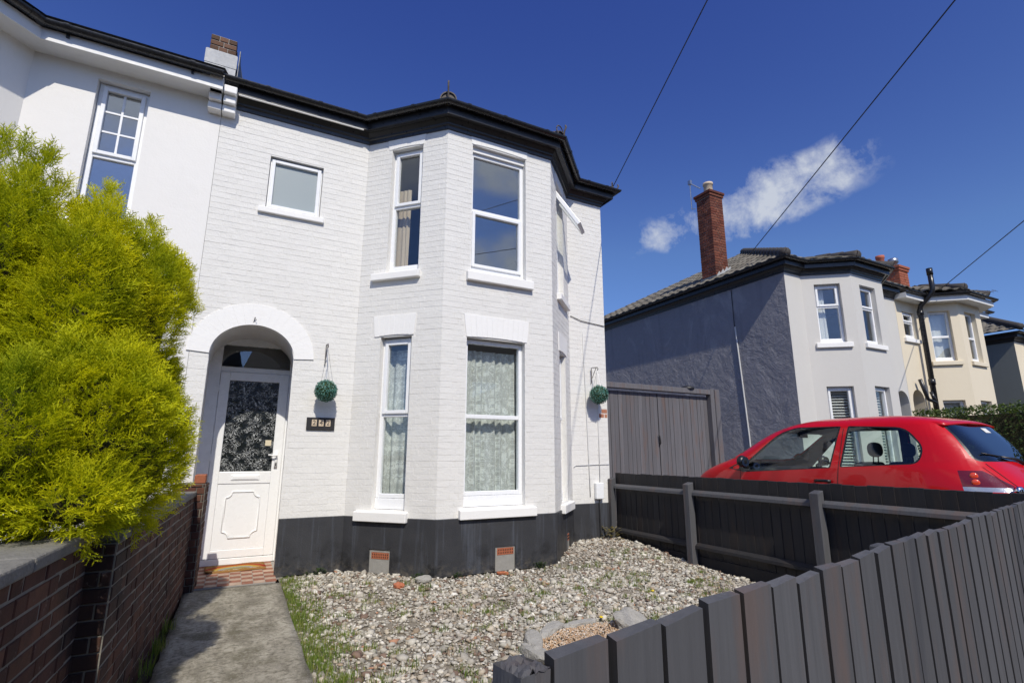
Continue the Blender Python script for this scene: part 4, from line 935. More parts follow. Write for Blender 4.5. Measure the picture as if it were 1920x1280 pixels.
while y < 6.55:
    y2 = min(6.62, y + .66); b = MB(); f = gface(y + .004, y2 - .004, 0); f.n = Vector((f.d.y, -f.d.x, 0)); f.box(b, 0, f.w, -.235, .02, .953, 1.005)
    bevel(b.build('coping_stone', MAT['coping'], gw), .010, 2); y = y2
# ------------------------------------------------------------------ neighbouring houses
MAT['render_grey'] = m_paintwall('grey_render', (.60, .583, .548), .7, .10)
MAT['render_cream'] = m_paintwall('cream_render', (.74, .655, .50), .7, .12)
MAT['soffit_white'] = simple('white_soffit', (.74, .74, .73), .5, .05, 6, .05)
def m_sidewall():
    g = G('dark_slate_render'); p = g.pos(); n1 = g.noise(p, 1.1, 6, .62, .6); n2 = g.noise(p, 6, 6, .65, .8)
    c = g.mix(n2, (.23, .23, .25), (.30, .295, .315)); c = g.mix(g.rng(g.noise(g.pos((1, 1.6, .8)), .9, 6, .68, 1.2), .54, .70, 0, .55), c, (.42, .41, .42)); c = g.mix(g.rng(g.noise(g.pos((3, 3, .3)), 1.2, 5, .6), .55, .75, 0, .5), c, (.15, .15, .17))  # paler mottling in the colour hints at patches of reflected sunlight
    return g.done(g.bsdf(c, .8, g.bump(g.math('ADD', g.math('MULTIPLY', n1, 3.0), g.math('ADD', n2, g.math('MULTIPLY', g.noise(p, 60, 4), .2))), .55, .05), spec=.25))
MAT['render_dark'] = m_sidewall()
def m_tile():
    g = G('concrete_roof_tile'); i = g.island(); p = g.pos(); c = g.ramp(i, [(0, (.12, .105, .085)), (.5, (.165, .145, .115)), (1, (.20, .18, .15))])
    c = g.mix(g.rng(g.noise(p, 9, 6, .7), .48, .66, 0, .7), c, (.25, .25, .20)); c = g.mix(g.rng(g.noise(p, 2, 5, .6), .5, .7, 0, .5), c, (.05, .05, .04))
    return g.done(g.bsdf(c, .9, g.bump(g.noise(p, 90, 5, .7), .6, .006), spec=.2))
MAT['tile'] = m_tile(); MAT['ridge'] = simple('dark_ridge_tile', (.055, .05, .048), .85, .4, 12, .5, 50)
MAT['red_brick'] = m_brick('red_chimney_brick', [(0, (.13, .038, .024)), (.4, (.20, .058, .034)), (.7, (.25, .085, .048)), (1, (.16, .06, .042))], .35)
MAT['bright_brick'] = m_brick('orange_chimney_brick', [(0, (.34, .10, .055)), (1, (.42, .14, .08))], .1)
MAT['pot_cream'] = simple('cream_clay_pot', (.62, .50, .36), .8, .15, 9, .2, dirt=.3); MAT['pot_red'] = simple('red_clay_pot', (.42, .12, .07), .8, .15, 9, .2)

def tile_verts(w=.30, L=.36, th=.016):
    prof = [(0, 0), (.30, 0), (.42, .018), (.55, .028), (.68, .028), (.82, .018), (.94, 0), (1.0, 0)]
    vs = []
    for (yy, dz) in ((0, th), (L, 0)):
        for t, h in prof: vs.append((t * w, yy, h + dz))
    for t, h in prof: vs.append((t * w, 0, h - .004))
    n = len(prof); fs = [(k, k + 1, n + k + 1, n + k) for k in range(n - 1)] + [(2 * n + k, 2 * n + k + 1, k + 1, k) for k in range(n - 1)]
    return vs, fs
def tile_slope(cells_out, E, a, b, length, run, lim, gauge=.30, w=.30):
    """E eave start, a unit along the eave, b unit up the slope, lim(t)->(s0,s1) extent at slope distance t"""
    nrm = a.cross(b).normalized(); r_ = 0; t = 0
    while t < run:
        s0, s1 = lim(t + gauge * .4); s = s0
        while s < s1 - .02:
            ww = min(w, s1 - s); mw = Matrix.Translation(E + a * s + b * t + nrm * .008) @ Matrix(((a.x, b.x, nrm.x, 0), (a.y, b.y, nrm.y, 0), (a.z, b.z, nrm.z, 0), (0, 0, 0, 1))) @ Matrix.Diagonal((ww / w, 1, 1, 1)) @ Matrix.Rotation(random.uniform(-.012, .012), 4, 'Z')
            cells_out.append(mw); s += w
        t += gauge; r_ += 1
def lay_tiles(cells, parent, nobj=290):
    cells = sorted(cells, key=lambda m_: (m_.translation - CAM).length); vs, fs = tile_verts(); b = MB(); b.add(vs, fs); me = b.mesh('roof_tile', MAT['tile']); rest = MB()
    for k, m_ in enumerate(cells):
        if k < nobj: link('roof_tile', me, parent, m_)
        else: rest.add([m_ @ Vector(v) for v in vs], fs)
    if rest.v: o = rest.build('tiling', MAT['tile'], parent); o['kind'] = 'stuff'
def brick_chimney(parent, x0, x1, y0, y1, z0, z1, mat, pots, nobj=300, cap=True, potmat='pot_cream'):
    b = MB(); b.box(x0 + .012, x1 - .012, y0 + .012, y1 - .012, z0, z1); c = b.build('chimney', MAT['mortar'], parent)
    cl = []
    for k, f in enumerate((Face((x0, y1), (x0, y0)), Face((x0, y0), (x1, y0)), Face((x1, y0), (x1, y1)))):
        cl += brick_cells(f, z0, z1 - .15, [], 40 + k)
    lay_bricks(cl, c, mat, 0.0, nobj, jit=.003)
    e = .035
    for q, (za, zb) in enumerate(((z1 - .15, z1 - .078), (z1 - .074, z1))):
        b = MB(); ee = e * (q + 1) * .7; b.box(x0 - ee, x1 + ee, y0 - ee, y1 + ee, za, zb); bevel(b.build('chimney_cap', mat, c), .006)
    for (px, py, r_, h_) in pots:
        b = MB(); b.lathe((px, py, z1), [(r_ * .9, -.02), (r_, .03), (r_ * .92, h_ * .8), (r_ * 1.08, h_ * .83), (r_ * 1.08, h_), (r_ * .82, h_), (r_ * .8, h_ - .12), (0, h_ - .12)], 20); b.build('chimney_pot', MAT[potmat], c, True)
    return c

def semi(name, label, path, wallmat, winlist, loc, eave_z, trim='blackpaint', soffit=None, side=None, arch=None, plaster=True):
    """rendered house front along path (left to right), openings per face, eaves and gutter"""
    t = thing(name, label, 'house', loc); fs = [Face(path[i], path[i + 1]) for i in range(len(path) - 1)]
    zt = eave_z + .16
    for i, f in enumerate(fs):
        ops = [w_[1:5] for w_ in winlist if w_[0] == i]; ex = ()
        b = MB()
        if arch and arch[0] == i:
            ops = ops + [(arch[1], arch[2], .25, arch[3])]; ex = (len(ops) - 1,); um, hw = (arch[1] + arch[2]) / 2, (arch[2] - arch[1]) / 2; zs2 = arch[3] - hw; n_ = 16
            az = lambda u: zs2 + math.sqrt(max(0, hw * hw - (u - um) ** 2))
            for k in range(n_):
                a, c = arch[1] + 2 * hw * k / n_, arch[1] + 2 * hw * (k + 1) / n_
                b.quad(f.P(a, 0, az(a)), f.P(c, 0, az(c)), f.P(c, 0, arch[3]), f.P(a, 0, arch[3])); b.quad(f.P(a, 0, az(a)), f.P(a, -.9, az(a)), f.P(c, -.9, az(c)), f.P(c, 0, az(c)))
            for u_ in (arch[1], arch[2]): b.quad(f.P(u_, 0, .25), f.P(u_, 0, zs2), f.P(u_, -.9, zs2), f.P(u_, -.9, .25))
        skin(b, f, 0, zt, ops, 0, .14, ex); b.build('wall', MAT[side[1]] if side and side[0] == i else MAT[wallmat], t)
        if arch and arch[0] == i:
            d_ = MB(); f.box(d_, arch[1] - .1, arch[2] + .1, -.94, -.9, .2, arch[3]); d_.build('door', MAT['upvc'], t)
    for w_ in winlist:
        i, u0, u1, z0, z1 = w_[:5]; k = w_[5] if len(w_) > 5 else {}
        window(t, fs[i], u0 + .004, u1 - .004, z0 + .004, z1 - .004, k.get('inset', .10), k.get('tr'), k.get('sash', ()), .055, glass=k.get('glass', 'glass'), cill=.04, muntin=k.get('muntin'))
        if k.get('sill', True): sill(t, fs[i], u0 - .10, u1 + .10, z0 - .12, z0 - .004, .06, k.get('sillmat', 'trim_white'))
        if k.get('curtain'):
            cu = k['curtain']; o_ = curtain_mesh(fs[i], u0 + (u1 - u0) * cu[0], u0 + (u1 - u0) * cu[1], z0 + .05, z1 - .05, -.26, 3, .02, i).build('curtain', MAT['white_blind'], None, True); tag(o_, cu[2], 'curtain')
    d = eave_z - 5.80
    prof = [(o_, z_ + d) for o_, z_ in EAVE_PROF] if soffit is None else [(-.02, 5.80 + d), (.27, 5.80 + d), (.27, 5.785 + d), (.295, 5.785 + d), (.295, 5.925 + d), (-.02, 5.925 + d)]
    e = MB(); sweep(e, path, prof); e.build('eaves', MAT[trim if soffit is None else 'soffit_white'], t)
    e = MB(); go = .175 if soffit is None else .298; sweep(e, path, gutter_prof(go, (6.085 if soffit is None else 5.975) + d, .058)); gt = e.build('gutter', MAT['gutter'], t)
    xs = [p[0] for p in path]; ys = [p[1] for p in path]
    r_ = MB(); x0, x1 = min(xs) + .1, max(xs) - .1
    inn = [(max(x0, min(x1, p[0])), p[1] + .16) for p in path if p[1] < 8.5]; inn = inn + [(inn[-1][0], 10.5), (inn[0][0], 10.5)]
    for z_, m_ in ((.3, 1), (3.0, 0), (3.3, 1), (eave_z - .02, 0)): r_.add([(x, y, z_) for x, y in inn], [tuple(range(len(inn)))], m_)
    for z0, z1 in ((.3, 3.0), (3.3, eave_z - .02)): r_.quad((x0, 10.5, z0), (x1, 10.5, z0), (x1, 10.5, z1), (x0, 10.5, z1))
    r_.build('room', [MAT['plaster'], MAT['carpet']], t)
    return t, fs, gt

# --- attached white house on the left
P_l = [(-6.65, 15), (-6.65, 7), (-5.92, 7), (-5.03, 6.1), (-3.37, 6.1), (-2.485, 7), (-.60 - .003, 7)]
lh, lf_, lg = semi('white_rendered_house', 'white smooth-rendered house joined to the painted brick house behind the conifer', P_l, 'render_white',
    [(5, .60, 1.115, 3.95, 5.735, {'glass': 'glass_sky', 'tr': 4.80, 'sash': (1,), 'muntin': (2, 3), 'inset': .09, 'sillmat': 'trim_white'}), (3, .35, 1.25, 3.85, 5.65, {'tr': 4.8, 'sash': (1,)}), (4, .38, .86, 3.85, 5.65, {'tr': 4.8, 'sash': (1,)}), (3, .35, 1.25, .8, 2.85, {'tr': 1.9})], (-3.6, 9, 0), 5.86, soffit=True)
for u in (.35, 1.55): 
    e = MB(); f = lf_[5]; f.box(e, u - .014, u + .014, .296, .32, 5.935, 5.98); e.build('gutter_bracket', MAT['gutter'], lh)
    union(f, u, .298, 6.035, .058, .05, lg)
union(lf_[5], .12, .298, 6.035, .058, .06, lg); union(lf_[4], 1.0, .298, 6.035, .058, .06, lg)
rl = MB(); rl.quad((-6.99, 6.66, 6.12), (-.602, 6.66, 6.12), (-.602, 11, 8.55), (-2.7, 11, 8.55)); rl.add([(-6.99, 6.66, 6.12), (-2.7, 11, 8.55), (-6.99, 15.34, 6.12)], ((0, 1, 2),)); rl.quad((-.602, 15.34, 6.12), (-6.99, 15.34, 6.12), (-2.7, 11, 8.55), (-.602, 11, 8.55))
rl.quad((-5.2, 5.76, 6.12), (-3.23, 5.76, 6.12), (-3.7, 7.4, 6.70), (-4.7, 7.4, 6.70)); rl.quad((-3.23, 5.76, 6.12), (-2.34, 6.66, 6.12), (-2.9, 7.6, 6.60), (-3.7, 7.4, 6.70)); rl.build('roof', MAT['slate'], lh)

# --- grey and cream pair across the driveway
EZ = 5.42
gx = [10.55, 11.13, 11.94, 13.20, 14.0, 15.03]; YB = 6.35
P_g = [(gx[0], 15), (gx[0], 7), (gx[1], 7), (gx[2], YB), (gx[3], YB), (gx[4], 7), (gx[5] - .002, 7)]
fa = Face(P_g[2], P_g[3]); aw2 = fa.w
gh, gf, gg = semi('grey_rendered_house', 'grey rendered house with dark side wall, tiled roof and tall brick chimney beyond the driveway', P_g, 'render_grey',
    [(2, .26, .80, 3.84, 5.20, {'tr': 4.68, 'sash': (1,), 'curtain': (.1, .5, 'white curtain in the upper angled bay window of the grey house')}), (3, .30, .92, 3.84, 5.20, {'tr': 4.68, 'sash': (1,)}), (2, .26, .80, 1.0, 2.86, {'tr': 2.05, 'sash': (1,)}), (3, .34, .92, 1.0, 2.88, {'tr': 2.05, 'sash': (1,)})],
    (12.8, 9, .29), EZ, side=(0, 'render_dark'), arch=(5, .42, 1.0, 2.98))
# plantation shutters behind the lower bay windows
for i, (u0, u1) in ((2, (.33, .73)), (3, (.41, .85))):
    sh = thing('window_shutter', 'white louvred shutter in the lower %s window of the grey house' % ('angled' if i == 2 else 'front bay'), 'shutter', gf[i].P((u0 + u1) / 2, -.22, 1.1)); f = gf[i]
    b = MB(); f.box(b, u0 - .06, u0, -.24, -.21, 1.06, 2.82); f.box(b, u1, u1 + .06, -.24, -.21, 1.06, 2.82); f.box(b, u0, u1, -.24, -.21, 2.76, 2.82); f.box(b, u0, u1, -.24, -.21, 1.96, 2.06); b.build('shutter_frame', MAT['white_blind'], sh)
    sl = MB(); sl.hexa([f.P(u0, -.195, -.020), f.P(u1, -.195, -.020), f.P(u1, -.25, .020), f.P(u0, -.25, .020), f.P(u0, -.190, -.014), f.P(u1, -.190, -.014), f.P(u1, -.245, .026), f.P(u0, -.245, .026)]); sm = sl.mesh('slat', MAT['white_blind'])
    for k in range(11): link('slat', sm, sh, Matrix.Translation((0, 0, 2.11 + k * .062)))
    for k in range(14): link('slat', sm, sh, Matrix.Translation((0, 0, 1.10 + k * .062)))
cx_ = [15.03, 16.08, 16.80, 18.02, 18.72, 19.30]
P_c = [(cx_[0] + .002, 7), (cx_[1], 7), (cx_[2], YB), (cx_[3], YB), (cx_[4], 7), (cx_[5], 7), (cx_[5], 15)]
chh, cf, cg = semi('cream_rendered_house', 'cream rendered house with arched porch and black drainpipe, joined to the grey house', P_c, 'render_cream',
    [(0, .30, .86, 4.42, 5.14, {'tr': 4.86, 'sash': (1,), 'inset': .05}), (1, .26, .76, 3.84, 5.20, {'tr': 4.5, 'sillmat': 'render_cream', 'curtain': (.0, 1., 'white net curtain in the upper angled bay window of the cream house')}), (2, .30, .92, 3.84, 5.20, {'tr': 4.5, 'sillmat': 'render_cream'}), (1, .26, .76, 1.0, 2.80, {'tr': 2.0, 'sillmat': 'render_cream', 'curtain': (.0, 1., 'white net curtain in the lower angled bay window of the cream house')}), (2, .30, .92, 1.0, 2.80, {'tr': 2.0, 'sillmat': 'render_cream'})],
    (17.2, 9, .29), EZ, soffit=True, arch=(0, .16, .74, 3.05))
# hipped tiled roofs
def rooftri(parent, x0, x1, left, tiles):
    ez = EZ + .275; y0, y1 = 6.74, 15.26; ym = (y0 + y1) / 2; pitch = R(29); h = (ym - y0) * math.tan(pitch); sl = (ym - y0) / math.cos(pitch)
    b = MB()
    if left: rx = x0 + (ym - y0); b.quad((x0, y0, ez), (x1, y0, ez), (x1, ym, ez + h), (rx, ym, ez + h)); b.add([(x0, y1, ez), (x0, y0, ez), (rx, ym, ez + h)], ((0, 1, 2),)); b.quad((x1, y1, ez), (x0, y1, ez), (rx, ym, ez + h), (x1, ym, ez + h))
    else: rx = x1 - (ym - y0); b.quad((x0, y0, ez), (x1, y0, ez), (rx, ym, ez + h), (x0, ym, ez + h)); b.add([(x1, y0, ez), (x1, y1, ez), (rx, ym, ez + h)], ((0, 1, 2),)); b.quad((x1, y1, ez), (x0, y1, ez), (x0, ym, ez + h), (rx, ym, ez + h))
    b.quad((x0, y0, ez - .02), (x0, y1, ez - .02), (x1, y1, ez - .02), (x1, y0, ez - .02)); r_ = b.build('roof', MAT['ridge'], parent)
    cl = []; up_f = Vector((0, math.cos(pitch), math.sin(pitch))); ax = Vector((1, 0, 0))
    if left:
        up_l = Vector((math.cos(pitch), 0, math.sin(pitch))); tile_slope(cl, Vector((x0, y1, ez)), Vector((0, -1, 0)), up_l, y1 - y0, sl - .1, lambda t: (t * math.cos(pitch) + .05, y1 - y0 - t * math.cos(pitch) - .02))
        tile_slope(cl, Vector((x0, y0, ez)), ax, up_f, x1 - x0, sl - .1, lambda t: (t * math.cos(pitch) + .02, x1 - x0))
        hp = [((x0, y0, ez), (rx, ym, ez + h))]
    else:
        tile_slope(cl, Vector((x0, y0, ez)), ax, up_f, x1 - x0, sl - .1, lambda t: (0, x1 - x0 - t * math.cos(pitch) - .02)); hp = [((x1, y0, ez), (rx, ym, ez + h))]
    # bay roof
    bx = gx if left else cx_; s = .30; B0, B1, B2, B3 = Vector((bx[1] - .14, y0, ez)), Vector((bx[2] - .10, YB - .25, ez)), Vector((bx[3] + .10, YB - .25, ez)), Vector((bx[4] + .14, y0, ez))
    hb = .42; T1, T2 = Vector((bx[2] + .45, YB + .95, ez + hb)), Vector((bx[3] - .45, YB + .95, ez + hb)); V0, V3 = B0 + Vector((.25, .75, .40)), B3 + Vector((-.25, .75, .40))
    b = MB(); b.quad(B1, B2, T2, T1); b.quad(B0, B1, T1, V0); b.quad(B2, B3, V3, T2); b.build('bay_roof', MAT['ridge'], r_)
    for (p, q, tp, tq) in ((B0, B1, V0, T1), (B1, B2, T1, T2), (B2, B3, T2, V3)):
        a = (q - p).normalized(); nrm = a.cross(tp - p + (tq - q)).normalized(); up = nrm.cross(a).normalized(); 
        if up.z < 0: up = -up; 
        L = (q - p).length; run = max((tp - p).dot(up), .5); d0, d1 = (tp - p).dot(a) / run, (tq - q).dot(a) / run
        tile_slope(cl, p, a, up, L, run, lambda t, L=L, d0=d0, d1=d1: (d0 * t, L + d1 * t), .26, .26)
    lay_tiles(cl, r_, tiles)
    hp += [(B1, T1), (B2, T2)]
    if left: hp.append(((rx, ym, ez + h), (x1, ym, ez + h)))
    else: hp.append(((x0, ym, ez + h), (rx, ym, ez + h)))
    for p, q in hp:
        p, q = Vector(p), Vector(q); n_ = max(1, int((q - p).length / .42)); 
        for k in range(n_):
            a = p + (q - p) * (k / n_); c = p + (q - p) * ((k + 1.06) / n_); b = MB(); b.tube([a + Vector((0, 0, .055)), c + Vector((0, 0, .045))], [.115, .105], 10); b.build('ridge_tile', MAT['ridge'], r_, True)
    for p in (Vector((x0, y0, ez)) if left else Vector((x1, y0, ez)), B1, B2):
        b = MB(); b.tube([p + Vector((0, 0, .04)), p + Vector((0, -.04, .13)), p + Vector((0, -.02, .17))], .010, 5); b.build('hip_iron', MAT['rust'], r_)
    return r_
gr = rooftri(gh, gx[0] - .26, gx[5], True, 292); cr = rooftri(chh, cx_[0], cx_[5] + .26, False, 150)
gc = brick_chimney(gh, 10.68, 11.16, 8.94, 9.42, 5.55, 8.42, MAT['red_brick'], [(10.9, 9.16, .125, .34)])
b = MB(); b.add([(10.62, 8.90, 5.82), (11.2, 8.90, 6.15), (11.2, 8.90, 6.30), (11.1, 8.90, 6.22), (11.05, 8.90, 6.27), (10.95, 8.90, 6.13), (10.9, 8.90, 6.18), (10.8, 8.90, 6.05), (10.75, 8.90, 6.09), (10.66, 8.90, 5.98)], [tuple(range(10))]); b.add([(10.62, 8.90, 5.82), (11.2, 8.90, 6.15), (11.2, 8.72, 6.17), (10.58, 8.72, 5.84)], ((0, 1, 2, 3),)); b.build('flashing', MAT['lead_white'], gc)
b = MB(); b.box(10.645, 10.66, 8.92, 9.44, 5.72, 5.98); b.build('flashing', MAT['lead'], gc)
ae = thing('aerial_bracket', 'bent steel aerial mast bracketed to the tall brick chimney', 'aerial', (10.6, 9.5, 8.0)); b = MB(); b.tube([(10.62, 9.40, 8.05), (10.56, 9.48, 8.05), (10.56, 9.48, 8.86)], .016, 6); b.build('mast', MAT['steel'], ae); b = MB(); b.tube([(10.56, 9.48, 8.84), (10.72, 9.27, 8.62)], .018, 6); b.build('arm', MAT['steel'], ae); b = MB(); b.box(10.53, 10.60, 9.44, 9.53, 8.80, 8.92); b.build('head', MAT['steel'], ae)
brick_chimney(chh, 16.42, 16.90, 7.40, 8.20, 5.6, 6.76, MAT['bright_brick'], [(16.66, 7.95, .11, .50)], 120, potmat='pot_red')
b = MB(); b.lathe((16.66, 7.62, 6.76), [(.10, 0), (.10, .16), (.13, .17), (.13, .28), (.05, .32), (0, .32)], 14); b.build('cowl', MAT['steel'], chh, True)
# conduit strip down the dark side wall
b = MB(); b.tube([(10.535, 8.42, 5.4), (10.535, 8.42, 4.45)], .008, 6); b.build('side_conduit', MAT['cable'], gh); b = MB(); b.tube([(10.53, 8.40, 4.45), (10.53, 8.34, 3.2), (10.53, 8.28, 1.8), (10.53, 8.26, .35)], .016, 6); b.build('side_conduit', MAT['cable_white'], gh)
# black soil pipe on the cream house with its crooked branch
dp = thing('drainpipe', 'black soil pipe with crooked branch on the front of the cream house', 'drainpipe', (16.0, 6.9, .3))
b = MB(); b.tube([(15.92, 6.84, .3), (15.92, 6.84, 5.20), (15.92, 6.80, 5.32), (15.98, 6.52, 5.62), (15.98, 6.50, 5.74), (15.98, 6.50, 6.25)], .062, 12); b.build('pipe', MAT['gutter'], dp, True)
b = MB(); b.tube([(15.90, 6.82, 2.55), (15.80, 6.78, 2.72), (15.62, 6.86, 2.80), (15.42, 6.88, 3.30)], .045, 10); b.tube([(15.80, 6.78, 2.72), (15.78, 6.84, 3.0)], .04, 10); b.build('branch_pipe', MAT['gutter'], dp, True)
b = MB(); b.tube([(15.92, 6.84, 3.18), (15.92, 6.84, 3.34)], .078, 12); b.tube([(15.92, 6.84, 5.06), (15.92, 6.84, 5.18)], .076, 12); b.tube([(15.98, 6.50, 6.1), (15.98, 6.50, 6.28)], .072, 12); b.build('collar', MAT['gutter'], dp, True)
# --- further house down the street
P_f = [(21.9, 15), (21.9, 7), (22.6, 7), (23.4, 6.35), (24.8, 6.35), (25.5, 7), (27, 7)]
fh, ff, fg = semi('far_house', 'grey-green sided house with cream front further down the street', P_f, 'render_cream', [(2, .26, .8, 3.7, 5.0, {'tr': 4.5}), (3, .3, 1.0, 3.7, 5.0, {'tr': 4.5})], (24, 9, .29), 4.98, side=(0, 'side_green')) if MAT.setdefault('side_green', m_paintwall('grey_green_render', (.20, .215, .20), .8, .3)) else None
b = MB(); zf_ = 5.31; b.quad((21.55, 6.66, zf_), (27, 6.66, zf_), (27, 11, zf_ + 2.4), (25.9, 11, zf_ + 2.4)); b.add([(21.55, 15.3, zf_), (21.55, 6.66, zf_), (25.9, 11, zf_ + 2.4)], ((0, 1, 2),)); fr_ = b.build('roof', MAT['ridge'], fh)
cl = []; up = Vector((4.35, 0, 2.4)).normalized(); tile_slope(cl, Vector((21.55, 15.3, zf_)), Vector((0, -1, 0)), up, 8.6, 4.9, lambda t: (t * .875 + .05, 8.64 - t * .875)); lay_tiles(cl, fr_, 120)
b = MB(); b.tube([(21.55, 6.66, zf_ + .06), (25.9, 11, zf_ + 2.46)], .11, 10); b.build('ridge_tile', MAT['ridge'], fr_, True)
# TV aerials
def aerial(x, y, z, h, label, n=9):
    t = thing('tv_aerial', label, 'aerial', (x, y, z)); b = MB(); b.tube([(x, y, z), (x, y, z + h)], .022, 6); b.build('mast', MAT['steel'], t)
    b = MB(); bm_ = Vector((.55, -.35, .12)); p = Vector((x, y, z + h * .86)); b.tube([p - bm_ * .6, p + bm_], .012, 5); b.build('boom', MAT['steel'], t)
    for k in range(n):
        q = p - bm_ * .55 + bm_ * 1.5 * k / (n - 1); L = .20 - .008 * k; e = MB(); sd = Vector((.30, .47, .35)).normalized() * L; e.tube([q - sd, q + sd], .006, 4); e.build('element', MAT['iron'], t)
    return t
aerial(22.6, 9.2, 5.6, 1.75, 'rake-like TV aerial on a thin mast above the far house'); aerial(24.6, 8.6, 6.4, 1.2, 'shorter TV aerial at the ridge end of the far house', 7)

# --- houses across the street, seen only in reflections
MAT['opp_brick'] = m_brick('opposite_house_brick', [(0, (.24, .10, .06)), (1, (.30, .14, .09))], .2)
for k in range(4):
    x0 = -19 + k * 9.5; t = thing('opposite_house', 'red brick house across the street, number %s along from the telegraph pole' % ('one', 'two', 'three', 'four')[k], 'house', (x0 + 4, -17, 0)); t['label'] = ('gabled brick house across the street, far end of its row', 'gabled brick house across the street facing the porch', 'gabled brick house across the street facing the bay', 'gabled brick house across the street facing the grey house')[k]
    f = Face((x0 + 8.2, -15 + .19 * (x0 + 8.2)), (x0, -15 + .19 * x0)); b = MB(); ops = [(.9, 2.3, 1, 2.5), (5.6, 7.0, 1, 2.5), (.9, 2.3, 3.9, 5.2), (5.6, 7.0, 3.9, 5.2), (3.5, 4.6, .1, 2.3)]; skin(b, f, 0, 5.8, ops, 0, .1); b.build('wall', MAT['opp_brick'], t)
    for w_ in ops[:4]: window(t, f, w_[0] + .003, w_[1] - .003, w_[2] + .003, w_[3] - .003, .08, w_[3] - .45, glass='glass_sky')
    b = MB(); f.box(b, 3.5, 4.6, -.1, -.05, .1, 2.3); b.build('door', MAT['blackpaint'], t)
    b = MB(); f.box(b, .02, 8.16, -6, -.12, 0, 5.79); b.build('core', MAT['carpet'], t)
    b = MB(); p = [f.P(-.2, .35, 5.8), f.P(8.4, .35, 5.8), f.P(8.4, -3, 7.9), f.P(-.2, -3, 7.9), f.P(8.4, -6.4, 5.8), f.P(-.2, -6.4, 5.8)]; b.add(p, ((0, 1, 2, 3), (3, 2, 4, 5), (0, 3, 5), (1, 4, 2))); b.build('roof', MAT['tile'], t)
# ------------------------------------------------------------------ golden conifer and hedge
def m_conifer():
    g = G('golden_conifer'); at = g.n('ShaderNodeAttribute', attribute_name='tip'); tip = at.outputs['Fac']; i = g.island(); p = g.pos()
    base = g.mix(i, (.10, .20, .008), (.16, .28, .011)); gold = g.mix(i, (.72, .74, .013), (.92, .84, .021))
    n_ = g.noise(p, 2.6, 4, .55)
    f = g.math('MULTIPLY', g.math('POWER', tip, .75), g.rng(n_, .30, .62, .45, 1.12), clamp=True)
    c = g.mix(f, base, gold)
    b_ = g.bsdf(c, .6, spec=.2); tl = g.n('ShaderNodeBsdfTranslucent'); g.put(tl.inputs[0], g.mix(1, c, (1.15, 1.1, .6), 'MULTIPLY'))
    mx = g.n('ShaderNodeMixShader'); mx.inputs[0].default_value = .46; g.l(b_, mx.inputs[1]); g.l(tl.outputs[0], mx.inputs[2]); return g.done(mx.outputs[0])
MAT['conifer'] = m_conifer(); MAT['bark'] = simple('brown_bark', (.07, .045, .03), .95, .4, 20, .8, 50, .01); MAT['dead'] = simple('inner_dead_twigs', (.05, .05, .016), 1, .5, 25, .9, 60, .03)
# one feathery spray: list of (x along, y across, z) kites with tip values
def spray_kit(seed, L=1.0):
    r_ = np.random.default_rng(seed); V = []; F = []; T = []
    def kite(p, d, l, w, n, t0, t1):
        k = len(V); s = np.cross(d, n); s /= np.linalg.norm(s) + 1e-9
        V.extend([p, p + d * l * .4 + s * w, p + d * l, p + d * l * .4 - s * w]); T.extend([t0, (t0 + t1) / 2, t1, (t0 + t1) / 2]); F.extend([(k, k + 1, k + 2), (k, k + 2, k + 3)])
    def tri(p, d, l, w, n, t0, t1):
        k = len(V); s = np.cross(d, n); s /= np.linalg.norm(s) + 1e-9; V.extend([p - s * w * .8, p + s * w * .8, p + d * l]); T.extend([t0, t0, t1]); F.append((k, k + 1, k + 2))
    n = np.array([0, 0, 1.])
    def branch(p0, d0, l, lvl, t0):
        steps = 4 if lvl == 0 else 3
        p = p0.copy(); d = d0.copy()
        for k in range(steps):
            f = (k + 1) / steps; q = p + d * l / steps; tt = min(1, t0 + (.55 if lvl == 0 else .45) * f)
            kite(p, d, l / steps * 1.35, .030 * (1.25 - .6 * f) * (1 if lvl else 1.25), n + r_.normal(0, .35, 3), max(0, tt - .1), tt)
            for sgn in (1, -1):
                a = sgn * r_.uniform(.55, .85); c, s = math.cos(a), math.sin(a); dd = np.array([d[0] * c - d[1] * s, d[0] * s + d[1] * c, d[2] + r_.normal(0, .22)]); dd /= np.linalg.norm(dd)
                if lvl == 0: branch(q, dd, l * .52 * (1.08 - .62 * f) * r_.uniform(.8, 1.15), 1, tt * .8)
                else: tri(q, dd, l * .42 * (1.05 - .5 * f), .021, n + r_.normal(0, .5, 3), tt * .9, min(1, tt + .2))
            p = q; d = d + r_.normal(0, .07, 3); d /= np.linalg.norm(d)
    branch(np.zeros(3), np.array([1., 0, 0]), L, 0, .15)
    return np.array(V), np.array(F), np.array(T)
KITS = [spray_kit(s) for s in range(5)]
